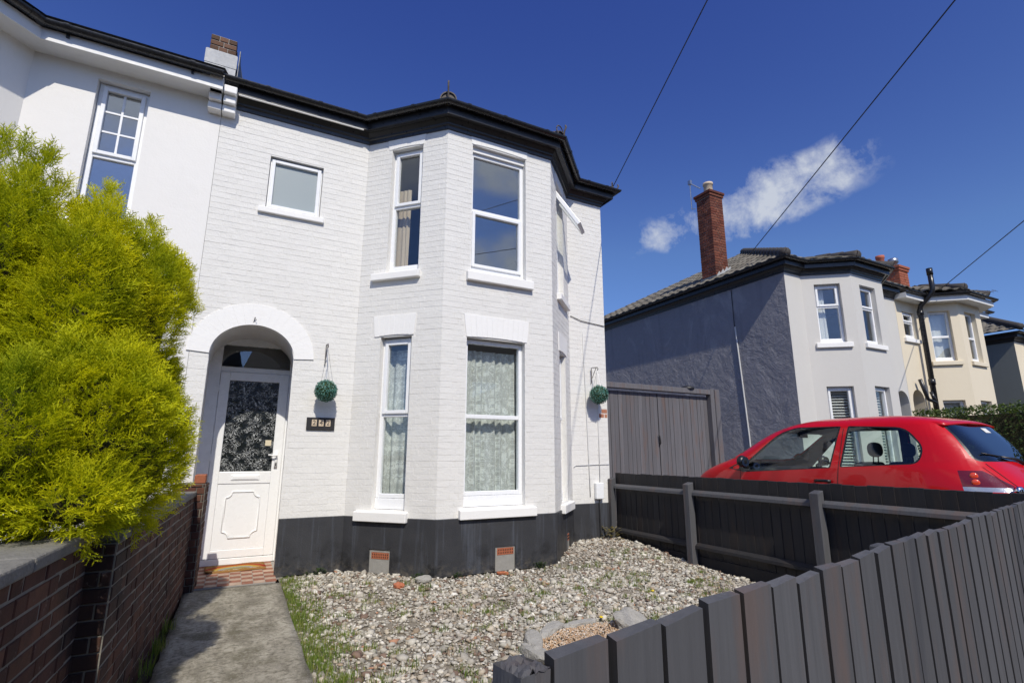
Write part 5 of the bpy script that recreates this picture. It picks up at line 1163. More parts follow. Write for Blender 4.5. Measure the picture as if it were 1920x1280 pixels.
def foliage(name, samples, mat, parent, size=(.062, .118)):
    """samples: (pos, outward dir, depth 0..1 with 1 = surface)"""
    VV, FF, TT = [], [], []; o = 0
    for p, d, dep in samples:
        V, F, T = KITS[int(rng.integers(len(KITS)))]; s = rng.uniform(*size) * (1 + .45 * mnoise.noise(Vector(p * 2.1)))
        up = np.array([0, 0, 1.]); d = d / np.linalg.norm(d); a = np.cross(up, d); a /= np.linalg.norm(a) + 1e-9; b = np.cross(d, a)
        t = rng.uniform(-1.2, 1.2); a2 = a * math.cos(t) + b * math.sin(t); b2 = np.cross(d, a2)
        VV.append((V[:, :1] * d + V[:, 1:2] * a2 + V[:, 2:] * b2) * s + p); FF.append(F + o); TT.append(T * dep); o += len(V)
    V = np.concatenate(VV); F = np.concatenate(FF); T = np.concatenate(TT); me = bpy.data.meshes.new(name); me.vertices.add(len(V)); me.vertices.foreach_set('co', V.reshape(-1)); n = len(F)
    me.loops.add(n * 3); me.loops.foreach_set('vertex_index', F.reshape(-1).astype(np.int32)); me.polygons.add(n); me.polygons.foreach_set('loop_start', np.arange(0, n * 3, 3, dtype=np.int32)); me.materials.append(mat)
    at = me.attributes.new('tip', 'FLOAT', 'POINT'); at.data.foreach_set('value', T.astype(np.float32)); me.update(); return link(name, me, parent)
def in_any(p, blobs, skip, k):
    for i, (c, r_) in enumerate(blobs):
        if i == skip: continue
        if (((p - c) / r_) ** 2).sum() < k: return True
    return False
def blob_samples(blobs, dens, depth=.16, lift=.55):
    out_ = []
    for i, (c, r_) in enumerate(blobs):
        area = 4 * math.pi * ((r_[0] * r_[1]) ** 1.6 / 3 + (r_[0] * r_[2]) ** 1.6 / 3 + (r_[1] * r_[2]) ** 1.6 / 3) ** (1 / 1.6)
        for k in range(int(area * dens)):
            v = rng.normal(size=3); v /= np.linalg.norm(v); dep = rng.random() ** .6
            nz = mnoise.noise(Vector(v * 2.3) + Vector((i * 5.1, 0, 0))) * .13 + mnoise.noise(Vector(v * 5.5) + Vector((i * 3.3, 2, 0))) * .12
            q = c + v * r_ * (1 + nz) * (1 - depth * (1 - dep) / max(.25, r_.mean()))
            if in_any(q, blobs, i, .80): continue
            vis = (v / r_ * r_.mean()) @ (A3(0, 0, 1.4) - q) / np.linalg.norm(A3(0, 0, 1.4) - q)
            if vis < -.25 and rng.random() < .72: continue
            if c[0] < -1.55 and rng.random() < .45: continue
            gp_ = mnoise.noise(Vector(q * 3.4)) + .5 * mnoise.noise(Vector(q * 8.0))
            if gp_ < -.44 and rng.random() < .8: continue
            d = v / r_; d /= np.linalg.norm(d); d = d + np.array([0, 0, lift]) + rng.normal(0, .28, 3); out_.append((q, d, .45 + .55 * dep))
    return out_
A3 = lambda *a: np.array(a, float)
def pblob(px, py, rx, ry, Y, ry_):
    rx, ry = rx - 26, ry - 34; py += 8
    at_ = lambda x, y: (lambda d: CAM + d * (Y / d.y))(pixdir(x, y)); c = at_(px, py); return (A3(*c), A3((at_(px + rx, py) - at_(px - rx, py)).length / 2, ry_, (at_(px, py + ry) - at_(px, py - ry)).length / 2))
CB = [pblob(-70, 600, 150, 320, 4.0, .6), pblob(150, 640, 130, 270, 3.95, .55), pblob(262, 590, 98, 165, 4.35, .45), pblob(180, 812, 158, 212, 3.55, .45), pblob(262, 850, 105, 165, 3.75, .38), pblob(285, 700, 62, 120, 4.5, .35), pblob(10, 835, 200, 205, 3.3, .4), pblob(190, 470, 75, 120, 3.9, .3), pblob(30, 470, 75, 190, 3.75, .3), pblob(300, 560, 68, 110, 4.5, .3), pblob(-230, 620, 190, 330, 4.2, .7), pblob(140, 925, 135, 110, 3.25, .32)]
con = thing('golden_conifer', 'bushy golden-green conifer overhanging the brick garden wall', 'conifer', (-1.4, 4.1, -.05))
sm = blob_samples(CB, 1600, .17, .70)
# feathery leaders sticking out of the top
for px, py, Y, h in ((15, 345, 3.75, .24), (66, 360, 3.8, .22), (95, 395, 3.85, .16), (150, 430, 3.9, .12), (190, 405, 3.9, .18), (228, 455, 4.1, .10), (268, 475, 4.3, .20), (302, 515, 4.45, .15), (330, 550, 4.5, .12), (-30, 330, 3.8, .25), (345, 590, 4.5, .1)):
    d_ = pixdir(px, py); q0 = CAM + d_ * (Y / d_.y)
    for k in range(48):
        t = rng.random(); a = rng.uniform(0, 6.28); p = A3(q0.x + .16 * t * h, q0.y, q0.z + h * t) + A3(math.cos(a), math.sin(a), 0) * .07 * (1 - t); sm.append((p, A3(math.cos(a) * .7 + .15, math.sin(a) * .7, .9 + t), .95))
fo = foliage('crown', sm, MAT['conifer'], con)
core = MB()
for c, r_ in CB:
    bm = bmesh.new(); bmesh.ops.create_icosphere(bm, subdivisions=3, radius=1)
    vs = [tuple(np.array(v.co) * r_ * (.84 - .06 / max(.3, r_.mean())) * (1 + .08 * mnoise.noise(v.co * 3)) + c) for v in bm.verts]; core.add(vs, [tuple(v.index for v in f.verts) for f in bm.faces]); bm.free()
core.build('twig_core', MAT['dead'], con, True)  # solid dark core for the inner twigs, added to block light through the crown
b = MB(); b.tube([(-1.4, 4.1, -.06), (-1.42, 4.1, .5), (-1.38, 4.12, 1.6), (-1.4, 4.1, 2.6)], [.11, .09, .06, .02], 10); b.build('trunk', MAT['bark'], con, True)

# clipped hedge beyond the car
MAT['hedge'] = m_leaf('hedge_leaf', [(0, (.035, .065, .012)), (.5, (.060, .10, .018)), (.85, (.10, .145, .03)), (1, (.16, .19, .05))], .25)
def leafbox(name, x0, x1, y0, y1, z0, z1, n, parent, mat, lw=.022, bump=.06):
    V = []; F = []
    a = [(x1 - x0) * (y1 - y0), (y1 - y0) * (z1 - z0), (y1 - y0) * (z1 - z0), (x1 - x0) * (z1 - z0), (x1 - x0) * (z1 - z0)]; pr = np.array(a) / sum(a)
    for k in range(n):
        s = rng.choice(5, p=pr); u, v, w = rng.random(3); d = rng.random() ** 2 * .14
        if s == 0: p = A3(x0 + u * (x1 - x0), y0 + v * (y1 - y0), z1 - d); nn = A3(0, 0, 1)
        elif s == 1: p = A3(x0 + d, y0 + u * (y1 - y0), z0 + v * (z1 - z0)); nn = A3(-1, 0, 0)
        elif s == 2: p = A3(x1 - d, y0 + u * (y1 - y0), z0 + v * (z1 - z0)); nn = A3(1, 0, 0)
        elif s == 3: p = A3(x0 + u * (x1 - x0), y0 + d, z0 + v * (z1 - z0)); nn = A3(0, -1, 0)
        else: p = A3(x0 + u * (x1 - x0), y1 - d, z0 + v * (z1 - z0)); nn = A3(0, 1, 0)
        p = p + nn * bump * mnoise.noise(Vector(p * 2.2)) * 1.5; nrm = nn + rng.normal(0, .6, 3) + A3(0, 0, .3); nrm /= np.linalg.norm(nrm); t = np.cross(nrm, rng.normal(size=3)); t /= np.linalg.norm(t); q = np.cross(nrm, t); l = lw * rng.uniform(.7, 1.4)
        i = len(V); V += [p - t * l, p + q * l * .5, p + t * l, p - q * l * .5]; F.append((i, i + 1, i + 2, i + 3))
    b = MB(); b.v = [tuple(v) for v in V]; b.f = F; b.mi = [0] * len(F); return b.build(name, mat, parent)
hg = thing('hedge', 'clipped green hedge behind the red car beside the driveway', 'hedge', (9.6, 2.6, .3)); leafbox('hedge_leaves', 9.05, 9.95, -.6, 4.22, .3, 2.07, 34000, hg, MAT['hedge'], .020, .025)
b = MB(); b.box(9.16, 9.84, -.5, 4.10, .28, 1.95); b.build('hedge_core', MAT['dead'], hg)
bs = thing('bush', 'rounded green bush rising beyond the clipped hedge', 'bush', (14.5, 3.4, .29)); leafbox('bush_leaves', 13.2, 15.6, 2.0, 4.5, .3, 2.3, 14000, bs, MAT['hedge'], .03, .25); b = MB(); b.box(13.4, 15.4, 2.2, 4.3, .28, 2.05); b.build('bush_core', MAT['dead'], bs)
# ------------------------------------------------------------------ fences and gate
MAT['fence'] = m_wood('dark_grey_fence_paint', (.092, .093, .100), .38, (.12, .088, .078), 1.0, .7)
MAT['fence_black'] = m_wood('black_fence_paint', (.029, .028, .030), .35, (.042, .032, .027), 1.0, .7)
MAT['gate'] = m_wood('weathered_grey_gate', (.140, .136, .146), .48, (.15, .10, .085), 1.0, .8)
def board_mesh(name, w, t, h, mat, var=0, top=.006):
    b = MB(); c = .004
    b.hexa([(0, 0, 0), (w, 0, 0), (w, t, 0), (0, t, 0), (0, 0, h - top * (1 + var)), (w, 0, h - top * .4), (w, t, h), (0, t, h - top * var)]); b.mi = [0, 0, 0, 1, 0, 1]; me = b.mesh(name, [mat, MAT['fence_black']]); return me     # side faces coloured black to stand for the shaded gaps between boards
ff_ = thing('front_fence', 'dark grey close-boarded picket fence along the front of the gravel garden', 'fence', (2.9, 1.25, 0))
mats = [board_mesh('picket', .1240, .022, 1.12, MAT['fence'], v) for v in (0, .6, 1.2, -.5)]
rot = Matrix(((FDIR.x, -FN.x, 0, 0), (FDIR.y, -FN.y, 0, 0), (0, 0, 1, 0), (0, 0, 0, 1)))
t = .085; k = 0
while t < 5.15:
    z = -.021 + .0055 * min(t, 3.2) + (.006 * mnoise.noise(Vector((t * 1.3, 0, 0))) + random.uniform(-.006, .006)); p = FA + FDIR * t + Vector((0, 0, z))
    link('picket', mats[k % 4], ff_, Matrix.Translation(p) @ rot @ Matrix.Rotation(R(random.uniform(.3, 1.4)), 4, 'Z') @ Matrix.Rotation(R(random.uniform(-.6, .6)), 4, 'Y'))
    t += .1385 + random.uniform(-.002, .002); k += 1
def fbox(t0, t1, o0, o1, z0, z1):
    b = MB(); q = lambda t, o, z: tuple(FA + FDIR * t - FN * o + Vector((0, 0, z))); b.hexa([q(t0, o0, z0), q(t1, o0, z0), q(t1, o1, z0), q(t0, o1, z0), q(t0, o0, z1), q(t1, o0, z1), q(t1, o1, z1), q(t0, o1, z1)]); return b
for z in (.22, .86): bevel(fbox(.02, 5.18, .034, .074, z, z + .08).build('rail', MAT['fence'], ff_), .004)
for t in (1.9, 3.7): bevel(fbox(t, t + .09, .075, .165, -.05, 1.06).build('post', MAT['fence'], ff_), .005)
# rough-topped end post by the path
bm = bmesh.new(); n_ = 10
vs = {}
for lz in range(24):
    z = -.06 + 1.145 * lz / 23
    for k in range(4 * n_):
        s = k // n_; u = (k % n_) / n_; a = [(-.5 + u, -.5), (.5, -.5 + u), (.5 - u, .5), (-.5, .5 - u)][s]
        x, y = a[0] * .058, a[1] * .07; d = .004 * mnoise.noise(Vector((x * 60, y * 60, z * 5))) + (.012 * mnoise.noise(Vector((x * 50, y * 50, z * 22))) if z > .98 else 0)
        vs[(lz, k)] = bm.verts.new((x * (1 + d * 8), y * (1 + d * 8), z))
for lz in range(23):
    for k in range(4 * n_): bm.faces.new((vs[(lz, k)], vs[(lz, (k + 1) % (4 * n_))], vs[(lz + 1, (k + 1) % (4 * n_))], vs[(lz + 1, k)]))
gridv = []
for j in range(11):
    row = []
    for i in range(11): x, y = (i / 10 - .5) * .058, (j / 10 - .5) * .07; row.append(bm.verts.new((x, y, 1.085 + .012 * mnoise.noise(Vector((x * 130, y * 130, 3))) - .035 * max(0, -x / .029) ** 2 * (.5 + .5 * mnoise.noise(Vector((x * 60, y * 90, 9)))))))
    gridv.append(row)
for j in range(10):
    for i in range(10): bm.faces.new((gridv[j][i], gridv[j][i + 1], gridv[j + 1][i + 1], gridv[j + 1][i]))
me = bpy.data.meshes.new('end_post'); bm.to_mesh(me); bm.free(); me.materials.append(MAT['fence'])
link('end_post', me, ff_, Matrix.Translation(FA + FDIR * .048 - FN * .036) @ rot)

sf = thing('side_fence', 'black painted low fence with posts and rails between the gravel garden and the driveway', 'fence', (5.5, 4.4, 0))
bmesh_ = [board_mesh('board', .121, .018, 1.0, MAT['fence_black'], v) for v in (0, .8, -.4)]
y = 6.95; k = 0
ry = Matrix(((0, 1, 0, 0), (-1, 0, 0, 0), (0, 0, 1, 0), (0, 0, 0, 1)))
while y > 1.75:
    link('board', bmesh_[k % 3], sf, Matrix.Translation((5.525, y, .105 + random.uniform(-.004, .004))) @ ry @ Matrix.Rotation(R(random.uniform(-3.5, -1.5)), 4, 'Z')); y -= .1215; k += 1
b = MB(); b.box(5.518, 5.55, 1.75, 6.97, -.08, .10); bevel(b.build('gravel_board', MAT['fence_black'], sf), .004)
ps = [6.97, 5.32, 3.54, 1.90]
for y in ps:
    b = MB(); b.hexa([(5.40, y - .05, -.06), (5.5, y - .05, -.06), (5.5, y + .05, -.06), (5.40, y + .05, -.06), (5.40, y - .05, 1.005), (5.5, y - .05, 1.035), (5.5, y + .05, 1.035), (5.40, y + .05, 1.005)]); bevel(b.build('post', MAT['fence'], sf), .005)
for i in range(3):
    for z in (.20, .865): b = MB(); b.hexa([(5.452, ps[i + 1] + .052, z), (5.502, ps[i + 1] + .052, z), (5.502, ps[i] - .052, z), (5.452, ps[i] - .052, z), (5.458, ps[i + 1] + .052, z + .038), (5.502, ps[i + 1] + .052, z + .072), (5.502, ps[i] - .052, z + .072), (5.458, ps[i] - .052, z + .038)]); bevel(b.build('rail', MAT['fence'] if z > .5 else MAT['fence_black'], sf), .003)

gt_ = thing('driveway_gate', 'tall weathered grey boarded double gate across the driveway', 'gate', (6.9, 7.3, .3)); GY = 7.25
b = MB(); b.box(5.475, 8.14, GY - .05, GY + .07, 2.545, 2.64); bevel(b.build('lintel_beam', MAT['gate'], gt_), .005)
for x0, x1, o in ((8.142, 8.20, -.05), (8.203, 8.27, -.03), (8.274, 8.40, -.045)): b = MB(); b.box(x0, x1, GY + o, GY + .07, .28, 2.66); bevel(b.build('gate_post', MAT['gate'], gt_), .005)
b = MB(); b.box(5.475, 5.56, GY - .03, GY + .07, .28, 2.54); bevel(b.build('gate_post', MAT['gate'], gt_), .005)
for lx0, lx1 in ((5.565, 6.845), (6.853, 8.135)):
    b = MB(); 
    for z in (.5, 1.4, 2.3): b.box(lx0, lx1, GY + .075, GY + .11, z, z + .10)
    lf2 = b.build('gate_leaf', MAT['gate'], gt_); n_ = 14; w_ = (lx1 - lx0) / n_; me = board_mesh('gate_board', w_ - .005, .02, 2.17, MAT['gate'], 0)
    for k in range(n_): link('gate_board', me, lf2, Matrix.Translation((lx0 + k * w_ + .0025, GY + .052 + random.uniform(-.003, .003), .34)))
b = MB(); b.tube([(6.82, GY + .03, 1.75), (6.82, GY, 1.72), (6.83, GY, 1.60), (6.83, GY + .03, 1.57)], .012, 6); b.build('pull_handle', MAT['iron'], gt_, True)
b = MB(); b.lathe((7.62, GY + .03, 2.64), [(.13, 0), (.12, .03), (.07, .055), (0, .06)], 14); o = b.build('gate_lamp', MAT['iron'], None, True); tag(o, 'small dark domed fitting on top of the driveway gate beam', 'fitting')
# ------------------------------------------------------------------ red hatchback
CX, CY0, CZ = 6.98, 2.02, .30
def m_carpaint():
    g = G('red_car_paint'); p = g.pos(); c = g.mix(g.noise(p, 1.6, 3), (.50, .002, .006), (.56, .003, .007))
    return g.done(g.bsdf(c, .32, g.bump(g.noise(p, 2.0, 2), .02, .01), spec=.25, coat=.55, Coat_Roughness=.03))
MAT['car'] = m_carpaint(); MAT['car_black'] = simple('black_car_trim', (.012, .012, .013), .35, .2, 9, .1); MAT['car_cloth'] = simple('grey_seat_cloth', (.075, .075, .085), .9, .2, 40, .3, 120)
MAT['car_glass'] = m_glass('tinted_car_glass', (.80, .90, .86), .02, 0, 1.1); MAT['car_dash'] = simple('dark_dashboard', (.03, .03, .033), .7, .15, 20, .1)
MAT['rear_glass'] = m_glass('dark_rear_glass', (.22, .27, .32), .05, 0, 1.4); MAT['lamp_red'] = simple('red_lamp_lens', (.13, .003, .006), .12, .25, 40, .25, 55, .004, coat=1.0); MAT['lamp_orange'] = simple('orange_red_lamp', (.80, .07, .02), .18, .25, 60, .35, 70, .004, coat=1.0); MAT['lamp_clear'] = simple('clear_lamp', (.55, .56, .58), .15, .15, 30, .3, 50, .004, metallic=.6)
MAT['tyre'] = simple('tyre_rubber', (.018, .018, .018), .85, .2, 20, .3); MAT['alloy'] = simple('wheel_alloy', (.5, .5, .52), .3, .1, 12, 0, metallic=.9)
# z, rear end, front end, half width (lengths measured from the rear bumper)
LV = np.array([(.20, .12, 4.02, .735), (.30, .03, 4.10, .785), (.45, .0, 4.14, .812), (.58, .0, 4.14, .828), (.70, .05, 4.11, .832), (.78, .11, 4.04, .828), (.86, .19, 3.92, .818), (.93, .26, 3.76, .806), (.99, .32, 3.58, .790), (1.03, .36, 3.46, .775),
    (1.10, .42, 3.30, .752), (1.20, .50, 3.10, .718), (1.30, .585, 2.90, .684), (1.38, .655, 2.73, .652), (1.43, .70, 2.60, .626), (1.465, .76, 2.48, .594), (1.495, .88, 2.36, .548), (1.52, 1.02, 2.23, .478), (1.538, 1.22, 2.09, .38), (1.549, 1.44, 1.96, .25), (1.553, 1.6, 1.84, .09)])
def pch(x, X, Y):     # smooth interpolation (Catmull-Rom on uneven knots, limited)
    d = np.diff(Y) / np.diff(X); m_ = np.zeros(len(X)); m_[0], m_[-1] = d[0], d[-1]
    for i in range(1, len(X) - 1): m_[i] = 0 if d[i - 1] * d[i] <= 0 else 2 * d[i - 1] * d[i] / (d[i - 1] + d[i])
    i = np.clip(np.searchsorted(X, x) - 1, 0, len(X) - 2); h = X[i + 1] - X[i]; t = (x - X[i]) / h
    return (2 * t**3 - 3 * t**2 + 1) * Y[i] + (t**3 - 2 * t**2 + t) * h * m_[i] + (-2 * t**3 + 3 * t**2) * Y[i + 1] + (t**3 - t**2) * h * m_[i + 1]
par = np.arange(len(LV)); pp_ = np.concatenate([np.linspace(0, 9, 46), np.linspace(9, 14, 30)[1:], np.linspace(14, 20, 34)[1:]])
LZ = np.stack([pch(pp_, par, LV[:, k]) for k in range(4)], 1)
NR = 132
def ring(z, a, b, w):
    s0 = (a + b) / 2; n = 5.0 if z < 1.0 else 5.0 + min(1, (z - 1.0) / .3) * 1.2; th = np.linspace(0, 2 * np.pi, 1441); c, s = np.cos(th), np.sin(th)
    L = (b - a) / 2; y = s0 + L * np.sign(c) * np.abs(c) ** (2 / n); x = w * np.sign(s) * np.abs(s) ** (2 / n)
    if z < 1.06: x = x * (1 - .05 * np.clip((y - 2.6) / 1.3, 0, 1) ** 2)
    d = np.concatenate([[0], np.cumsum(np.hypot(np.diff(x), np.diff(y)))]); t = np.linspace(0, d[-1], NR + 1)[:-1]
    return np.stack([np.interp(t, d, x), np.interp(t, d, y), np.full(NR, z)], 1)
bm = bmesh.new(); rows = [[bm.verts.new(p) for p in ring(*l)] for l in LZ]
for i in range(len(rows) - 1):
    for k in range(NR): bm.faces.new((rows[i][k], rows[i][(k + 1) % NR], rows[i + 1][(k + 1) % NR], rows[i + 1][k]))
bm.faces.new(rows[-1]); bm.faces.new(list(reversed(rows[0])))
bmesh.ops.recalc_face_normals(bm, faces=bm.faces)
def rpoly(pts, r, n=4):    # rounded convex polygon
    o_ = []; m_ = len(pts)
    for i in range(m_):
        p = Vector(pts[i]); a = (Vector(pts[i - 1]) - p); b = (Vector(pts[(i + 1) % m_]) - p); rr_ = r[i] if isinstance(r, (list, tuple)) else r; rr_ = min(rr_, a.length * .45, b.length * .45)
        A = p + a.normalized() * rr_; B = p + b.normalized() * rr_
        for k in range(n + 1): t = k / n; o_.append(((1 - t) ** 2 * A + 2 * t * (1 - t) * p + t * t * B)[:])
    return o_
def cut(poly, ax, test):
    """slice the shell along a convex outline given in (axis ax, z)"""
    c = Vector((sum(p[0] for p in poly) / len(poly), sum(p[1] for p in poly) / len(poly))); lo = Vector((min(p[0] for p in poly), min(p[1] for p in poly))); hi = Vector((max(p[0] for p in poly), max(p[1] for p in poly)))
    for i in range(len(poly)):
        p, q = Vector(poly[i]), Vector(poly[(i + 1) % len(poly)]); d = q - p
        if d.length < 1e-4: continue
        n = Vector((d.y, -d.x))
        fs = [f for f in bm.faces if test(f) and all(True for _ in (0,)) and (lo.x - .12 < f.calc_center_median()[ax] < hi.x + .12) and (lo.y - .08 < f.calc_center_median().z < hi.y + .08)]
        co = [0, 0, p.y]; co[ax] = p.x; no = [0, 0, n.y]; no[ax] = n.x
        g_ = list({e for f in fs for e in f.edges}) + list({v for f in fs for v in f.verts}) + fs
        bmesh.ops.bisect_plane(bm, geom=g_, plane_co=co, plane_no=no, dist=1e-5)
def inside(poly, x, z):
    s = 0
    for i in range(len(poly)):
        p, q = poly[i], poly[(i + 1) % len(poly)]; cr = (q[0] - p[0]) * (z - p[1]) - (q[1] - p[1]) * (x - p[0])
        if abs(cr) < 1e-9: continue
        if s == 0: s = 1 if cr > 0 else -1
        elif (cr > 0) != (s > 0): return False
    return True
front_w = [(1.80, .955), (2.98, .875), (3.06, .905), (2.50, 1.355), (2.28, 1.425), (1.715, 1.425)]
quart_w = [(.90, 1.02), (1.66, .968), (1.60, 1.422), (1.02, 1.375), (.86, 1.18)]
def grow(poly, e): c = Vector((sum(p[0] for p in poly) / len(poly), sum(p[1] for p in poly) / len(poly))); return [tuple(Vector(p) + (Vector(p) - c).normalized() * e) for p in poly]
fw_i, qw_i = rpoly(front_w, [.02, .03, .03, .10, .05, .02]), rpoly(quart_w, [.10, .02, .02, .10, .12]); fw_o, qw_o = grow(fw_i, .018), grow(qw_i, .018)
rw_i = rpoly([(-.60, 1.045), (.60, 1.045), (.50, 1.425), (-.50, 1.425)], [.06, .06, .04, .04]); ws_i = rpoly([(-.68, 1.02), (.68, 1.02), (.555, 1.445), (-.555, 1.445)], .05)
side = lambda f: abs(f.normal.x) > .45
for pl_ in (fw_o, qw_o, fw_i, qw_i): cut(pl_, 1, side)
rear = lambda f: f.calc_center_median().y < 1.0 and f.normal.y < -.35; frontf = lambda f: f.calc_center_median().y > 2.2 and f.normal.y > .35
cut(rw_i, 0, rear); cut(grow(rw_i, .02), 0, rear); cut(ws_i, 0, frontf)
# tail lamps wrap round the rear corners
tz0, tz1 = .765, .955
for co, no in (((0, 0, tz0), (0, 0, 1)), ((0, 0, tz1), (0, 0, 1)), ((0, 0, .805), (0, 0, 1)), ((0, .56, .86), (0, 1, -.25)), ((.60, 0, .86), (1, 0, -.45)), ((-.60, 0, .86), (1, 0, .45)), ((0, .36, .86), (0, 1, -.1)), ((0, .44, .86), (0, 1, -.1))):
    fs = [f for f in bm.faces if f.calc_center_median().y < .75 and tz0 - .06 < f.calc_center_median().z < tz1 + .06]
    bmesh.ops.bisect_plane(bm, geom=list({e for f in fs for e in f.edges}) + list({v for f in fs for v in f.verts}) + fs, plane_co=co, plane_no=no, dist=1e-5)
groups = {}
bm.normal_update()
for f in bm.faces:
    c = f.calc_center_median(); x, y, z = c; sd = 'l' if x < 0 else 'r'; key = 'body'
    if abs(f.normal.x) > .45 and .82 < z < 1.46:
        if inside(fw_i, y, z): key = 'fw' + sd
        elif inside(qw_i, y, z): key = 'qw' + sd
        elif inside(fw_o, y, z) or inside(qw_o, y, z): key = 'seal' + sd
    if key == 'body' and rear(f) and z > 1.0:
        if inside(rw_i, x, z): key = 'rw'
        elif inside(grow(rw_i, .02), x, z): key = 'seal_rw'
    if key == 'body' and frontf(f) and z > .99 and inside(ws_i, x, z): key = 'ws'
    if key == 'body' and tz0 < z < tz1 and y < .56 + (z - .86) * .25 and abs(x) > .60 + (z - .86) * .45:
        ym = y - (z - .86) * .1
        key = ('clear' if z < .805 else 'lamp') + sd
    groups.setdefault(key, []).append(f)
car = thing('red_car', 'red three-door hatchback parked nose-in on the driveway behind the black fence', 'car', (CX, CY0 + 2, CZ))
def group_mesh(name, keys, mat, parent, off=0.0, smooth=True):
    b = MB(); idx = {}
    for k in keys:
        for f in groups.get(k, []):
            ids = []
            for v in f.verts:
                if v not in idx: idx[v] = len(b.v); p = v.co - v.normal * off; b.v.append((CX + p.x, CY0 + p.y, CZ + p.z))
                ids.append(idx[v])
            b.f.append(tuple(ids if off == 0 else reversed(ids))); b.mi.append(0)
    return b.build(name, mat, parent, smooth) if b.v else None
body = group_mesh('body', ['body'], MAT['car'], car); group_mesh('inner_lining', ['body'], MAT['car_dash'], car, .035)
for s_ in 'lr':
    d_ = group_mesh('door_window', ['fw' + s_], MAT['car_glass'], car); d2 = group_mesh('quarter_window', ['qw' + s_], MAT['car_glass'], car); group_mesh('window_seal', ['seal' + s_], MAT['car_black'], car)
    group_mesh('tail_lamp', ['lamp' + s_], MAT['lamp_red'], car); group_mesh('reversing_lamp', ['clear' + s_], MAT['lamp_clear'], car)
group_mesh('rear_window', ['rw'], MAT['rear_glass'], car); group_mesh('rear_window_seal', ['seal_rw'], MAT['car_black'], car); group_mesh('windscreen', ['ws'], MAT['car_glass'], car)
bm.free()
def cw(z): return [float(np.interp(z, LZ[:, 0], LZ[:, k])) for k in (1, 2, 3)]
def surf(y, z, out=.002, sd=-1):
    a, b, w = cw(z); n = 5.0 if z < 1.0 else 5.0 + min(1, (z - 1.0) / .3) * 1.2; t = abs((y - (a + b) / 2) / ((b - a) / 2)); x = w * max(0, 1 - t ** n) ** (1 / n)
    if z < 1.06: x *= 1 - .05 * min(1, max(0, (y - 2.6) / 1.3)) ** 2
    return (CX + sd * (x + out), CY0 + y, CZ + z)
for sd in (-1, 1):
    m_ = MB(); m_.tube([surf(1.69 - (z - .95) * .06, z, 0, sd) for z in np.linspace(.28, 1.40, 26)], .0035, 5); m_.tube([surf(3.03, z, 0, sd) for z in np.linspace(.30, .90, 14)], .0035, 5); m_.build('door_gap', MAT['car_black'], car)
    h = MB(); p = Vector(surf(1.86, .80, .012, sd)); h.tube([p + Vector((0, -.09, 0)), p + Vector((sd * .022, -.05, .004)), p + Vector((sd * .022, .06, .004)), p + Vector((0, .10, 0))], .018, 8); h.build('door_handle', MAT['car_black'], car, True)
    mi = Vector(surf(2.90, .96, .0, sd)); b = MB(); 
    bmm = bmesh.new(); bmesh.ops.create_uvsphere(bmm, u_segments=16, v_segments=10, radius=1); b.add([(mi.x + sd * (.10 + v.co.x * .085), mi.y + .02 + v.co.y * .06, mi.z + .045 + v.co.z * .085 * (1 if v.co.z > 0 else .8)) for v in bmm.verts], [tuple(v.index for v in f.verts) for f in bmm.faces]); bmm.free()
    mo_ = b.build('door_mirror', MAT['car_black'], car, True)
    b = MB(); b.add([(mi.x + sd * (.10 + .07 * math.cos(t)), mi.y - .034, mi.z + .048 + .065 * math.sin(t)) for t in np.linspace(0, 2 * math.pi, 18)[:-1]], [tuple(range(17))]); b.build('mirror_glass', MAT['chrome'], mo_)
    b = MB(); q = mi; b.hexa([(q.x, q.y + .0, q.z - .05), (q.x + sd * .06, q.y, q.z - .01), (q.x + sd * .06, q.y + .06, q.z - .01), (q.x, q.y + .08, q.z - .05), (q.x, q.y, q.z + .0), (q.x + sd * .06, q.y, q.z + .03), (q.x + sd * .06, q.y + .06, q.z + .03), (q.x, q.y + .08, q.z + .0)]); b.build('mirror_arm', MAT['car_black'], mo_)
    b = MB(); b.add([surf(3.06, .885, .003, sd), surf(3.25, .915, .003, sd), surf(3.09, .985, .004, sd), surf(3.02, .955, .004, sd)], ((0, 1, 2, 3),)); b.build('quarter_light', MAT['car_black'], car)
# spoiler lip, rear wiper, sticker, badge
def rear_y(z): return cw(z)[0]
b = MB(); vs = []; n_ = 15
for k in range(n_):
    x = -.55 + 1.10 * k / (n_ - 1); cy_ = .015 * (x / .55) ** 2 * 2.5
    for (dy, dz) in ((.18, .035), (.0, .012), (-.055, -.012), (-.05, -.03), (.06, -.03)): vs.append((CX + x, CY0 + .715 + dy + cy_, CZ + 1.452 + dz - .03 * (x / .55) ** 2))
fs = [(k * 5 + i, (k + 1) * 5 + i, (k + 1) * 5 + (i + 1) % 5, k * 5 + (i + 1) % 5) for k in range(n_ - 1) for i in range(5)] + [tuple(range(5)), tuple(reversed(range((n_ - 1) * 5, n_ * 5)))]
b.add(vs, fs); b.build('roof_spoiler', MAT['car'], car, True)
b = MB(); rp = lambda x, z, o=.02: (CX + x, CY0 + rear_y(z) - o + .04 * (abs(x) / .6) ** 3, CZ + z); b.tube([rp(.02, 1.02, .03), rp(-.05, 1.06, .035), rp(-.30, 1.085, .03)], [.02, .016, .008], 7); b.tube([rp(-.10, 1.068, .028), rp(-.52, 1.12, .012)], .007, 5); b.build('rear_wiper', MAT['car_black'], car, True)
b = MB(); b.add([rp(.10, 1.335, .004), rp(.22, 1.335, .004), rp(.22, 1.385, .004), rp(.10, 1.385, .004)], ((0, 1, 2, 3),)); b.build('window_sticker', MAT['white_blind'], car)
